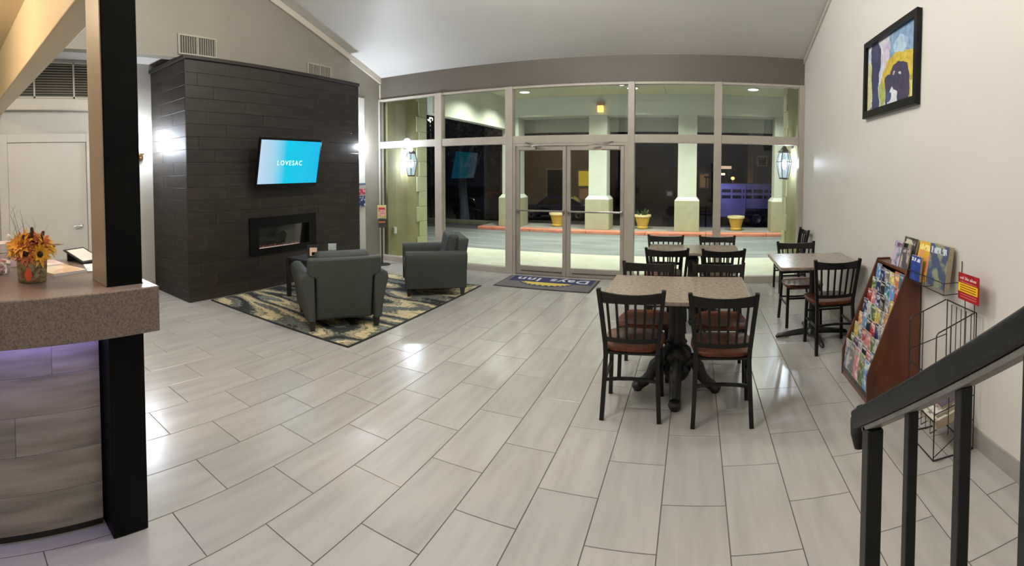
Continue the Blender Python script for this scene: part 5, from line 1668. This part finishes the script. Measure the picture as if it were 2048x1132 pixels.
# ------------------------------------------------------------------ trees
def tree(loc, label, hgt, trunk_r, seed, spread, lean, m_bark):
    q = random.Random(seed)
    t = thing('tree', label, 'tree', loc)
    m_lf = M('tree_leaf', (0.045, 0.055, 0.020), 0.7, col2=(0.07, 0.075, 0.03), nscale=3)
    tips = []
    p0 = Vector((0, 0, 0))
    fork = Vector((lean, 0, 1.55))
    MB().tube([p0, Vector((lean * 0.2, 0, 0.5)), Vector((lean * 0.6, 0, 1.1)), fork], [trunk_r * 1.25, trunk_r, trunk_r * 0.92, trunk_r * 0.85], 10).build('trunk', m_bark, t, smooth=True)
    for k, (dx, dy) in enumerate(((0.75, 0.1), (-0.25, 0.3), (0.15, -0.5), (1.2, -0.1))):
        e1 = fork + Vector((dx * 0.45, dy * 0.45, 0.8))
        e2 = fork + Vector((dx * 1.0, dy, 1.7))
        if k == 3:
            e1 = fork + Vector((0.45, 0, 0.05))
            e2 = fork + Vector((0.75, 0, 0.75))
        MB().tube([fork - Vector((0, 0, 0.12)), e1, e2], [trunk_r * 0.6, trunk_r * 0.42, trunk_r * 0.2], 8).build('branch', m_bark, t, smooth=True)
        tips.append(e2)
    mb = MB()
    for i in range(900):
        c = tips[i % len(tips)] + Vector((q.gauss(0, spread), q.gauss(0, spread), q.gauss(0.5, 0.7)))
        c.z = max(c.z, 2.0)
        d = Vector((q.uniform(-1, 1), q.uniform(-1, 1), q.uniform(-1, 0.4))).normalized()
        s = d.cross(Vector((q.uniform(-1, 1), q.uniform(-1, 1), q.uniform(-1, 1)))).normalized()
        l, w = q.uniform(0.10, 0.2), q.uniform(0.03, 0.06)
        mb.add([c, c + d * l * 0.5 + s * w, c + d * l, c + d * l * 0.5 - s * w], [(0, 1, 2, 3)])
    mb.build('foliage', m_lf, t, kind='stuff')
m_bark1 = M('bark_reflection_blue', (0.10, 0.13, 0.19), 0.85, col2=(0.06, 0.08, 0.12), nscale=5, stretch=(1, 1, 0.3), bump=0.3, bscale=25)  # blue of the screen's reflection in the glass is put into the bark
tree((-7.35, 14.2, zlot(14.2)), 'tree with forked trunk, reflected blue put into its bark, growing beyond the drive', 4.0, 0.15, 2, 0.8, -0.12, m_bark1)
tree((-11.5, 16.5, zlot(16.5)), 'dark leafy tree at the edge of the lot behind the olive wall', 4.0, 0.16, 5, 1.0, 0.1, m_bark1)

# ------------------------------------------------------------------ buildings across the lot
def building(name, label, x0, x1, y, zt, m_w, wins, signs=()):
    t = thing(name, label, 'building', ((x0 + x1) / 2, y + 2, -1.25))
    MB().box(x0, x1, y, y + 4, -1.25, zt).build('wall', m_w, t, world=True)
    MB().box(x0 - 0.3, x1 + 0.3, y - 0.3, y + 4.3, zt, zt + 0.25).build('roof', M('far_roof', (0.03, 0.03, 0.035), 0.8, col2=(0.04, 0.04, 0.045), nscale=2), t, world=True)
    for (a, b, z0, z1, mt) in wins:
        f = MB().box(a - 0.12, b + 0.12, y - 0.06, y - 0.002, z0 - 0.12, z1 + 0.12).build('window', M('far_window_frame', (0.34, 0.30, 0.22), 0.6, col2=(0.30, 0.26, 0.19), nscale=4), t, world=True)
        mb = MB().box(a, b, y - 0.08, y - 0.061, z0, z1)
        mb.build('pane', mt, f, world=True)
    return t
m_yel = M('lit_window_yellow', (0.5, 0.38, 0.05), 0.5, emit=0.30, ecol=(0.95, 0.70, 0.06), col2=(0.4, 0.3, 0.04), nscale=3)
m_dim = M('lit_window_dim', (0.3, 0.15, 0.06), 0.5, emit=0.10, ecol=(0.9, 0.50, 0.22), col2=(0.2, 0.1, 0.05), nscale=3)
m_dk = M('dark_window', (0.01, 0.01, 0.012), 0.2, col2=(0.014, 0.014, 0.016), nscale=3)
m_fw = M('far_wall_tan', (0.26, 0.20, 0.13), 0.8, col2=(0.22, 0.165, 0.105), nscale=0.7)
m_fw2 = M('far_wall_grey', (0.06, 0.06, 0.07), 0.8, col2=(0.05, 0.05, 0.06), nscale=0.7)
building('restaurant_building', 'tan building with framed and yellow lit windows across the lot', -14.5, -6.3, 34.0, 3.3, m_fw,
         ((-10.7, -9.5, -0.25, 1.76, m_dk), (-8.33, -7.6, 0.62, 1.69, m_yel), (-8.25, -7.57, -0.33, 0.40, m_dim)))
building('motel_wing', 'dim grey building wing standing behind the trailer', 4.6, 12.0, 38.0, 6.2, m_fw2, ((5.0, 5.6, 2.35, 2.95, m_dk),))
building('store_building', 'dark brown low building behind the window table pillar', -5.6, 1.6, 46.0, 1.9, M('far_wall_brown', (0.10, 0.07, 0.05), 0.85, col2=(0.08, 0.055, 0.04), nscale=0.7), ((0.5, 1.2, 0.3, 1.5, m_dim), (-2.6, -2.2, -0.5, -0.2, M('far_lit_white', (0.5, 0.5, 0.5), 0.5, emit=0.10, ecol=(0.8, 0.8, 0.8)))))
fs_ = thing('lit_canopy', 'small brightly lit canopy far off above the trailer roof', 'canopy', (2.6, 43.0, -1.25))
MB().box(-0.9, 0.65, 0, 1.5, 3.30, 3.55).build('canopy_top', M('canopy_lit', (0.7, 0.5, 0.4), 0.5, emit=0.6, ecol=(1.0, 0.72, 0.5)), fs_)
MB().box(-0.35, 0.1, 0.2, 1.0, 2.72, 2.92).build('counter', M('canopy_counter', (0.8, 0.7, 0.6), 0.5, emit=1.1, ecol=(1.0, 0.85, 0.7)), fs_)
for x in (-0.6, 0.5):
    MB().cyl((x, 0.7, 0), (x, 0.7, 3.3), 0.08, 0.08, 8).build('post', m_castiron, fs_)
for (x, y, z, nm, c) in ((-15.6, 25.6, 6.0, 'white', (1.0, 0.95, 0.8)), (3.3, 42.0, 2.35, 'orange', (1.0, 0.55, 0.15))):
    t = thing('street_lamp', '%s street lamp glowing in the dark lot' % nm, 'street lamp', (x, y, -1.25))
    MB().cyl((0, 0, 0), (0, 0, z), 0.05, 0.04, 8).build('pole', m_castiron, t)
    MB().ball((0, 0, z + 0.12), 0.17, 0.17, 0.14, 10, 6).build('globe', M('globe_' + nm, c, 0.4, emit=2.0, ecol=c), t, smooth=True)
    lamp('street_light', 'POINT', (0, -0.3, z), 120 if nm == 'white' else 30, c, t, 0.15)
lot = thing('lot_fill_light', 'added unseen pole light over the parking lot, brightening the far building', 'lamp', (-5.6, 27.0, -1.25))
MB().cyl((0, 0, 0), (0, 0, 7.0), 0.06, 0.05, 8).build('pole', m_castiron, lot)
MB().box(-0.15, 0.15, -0.2, 0.2, 7.0, 7.12).build('head', m_castiron, lot, bevel=0.02)
lamp('lot_light', 'POINT', (0, -0.3, 6.8), 700, (1.0, 0.86, 0.66), lot, 0.2)  # added lamp, out of view, to brighten the tan building
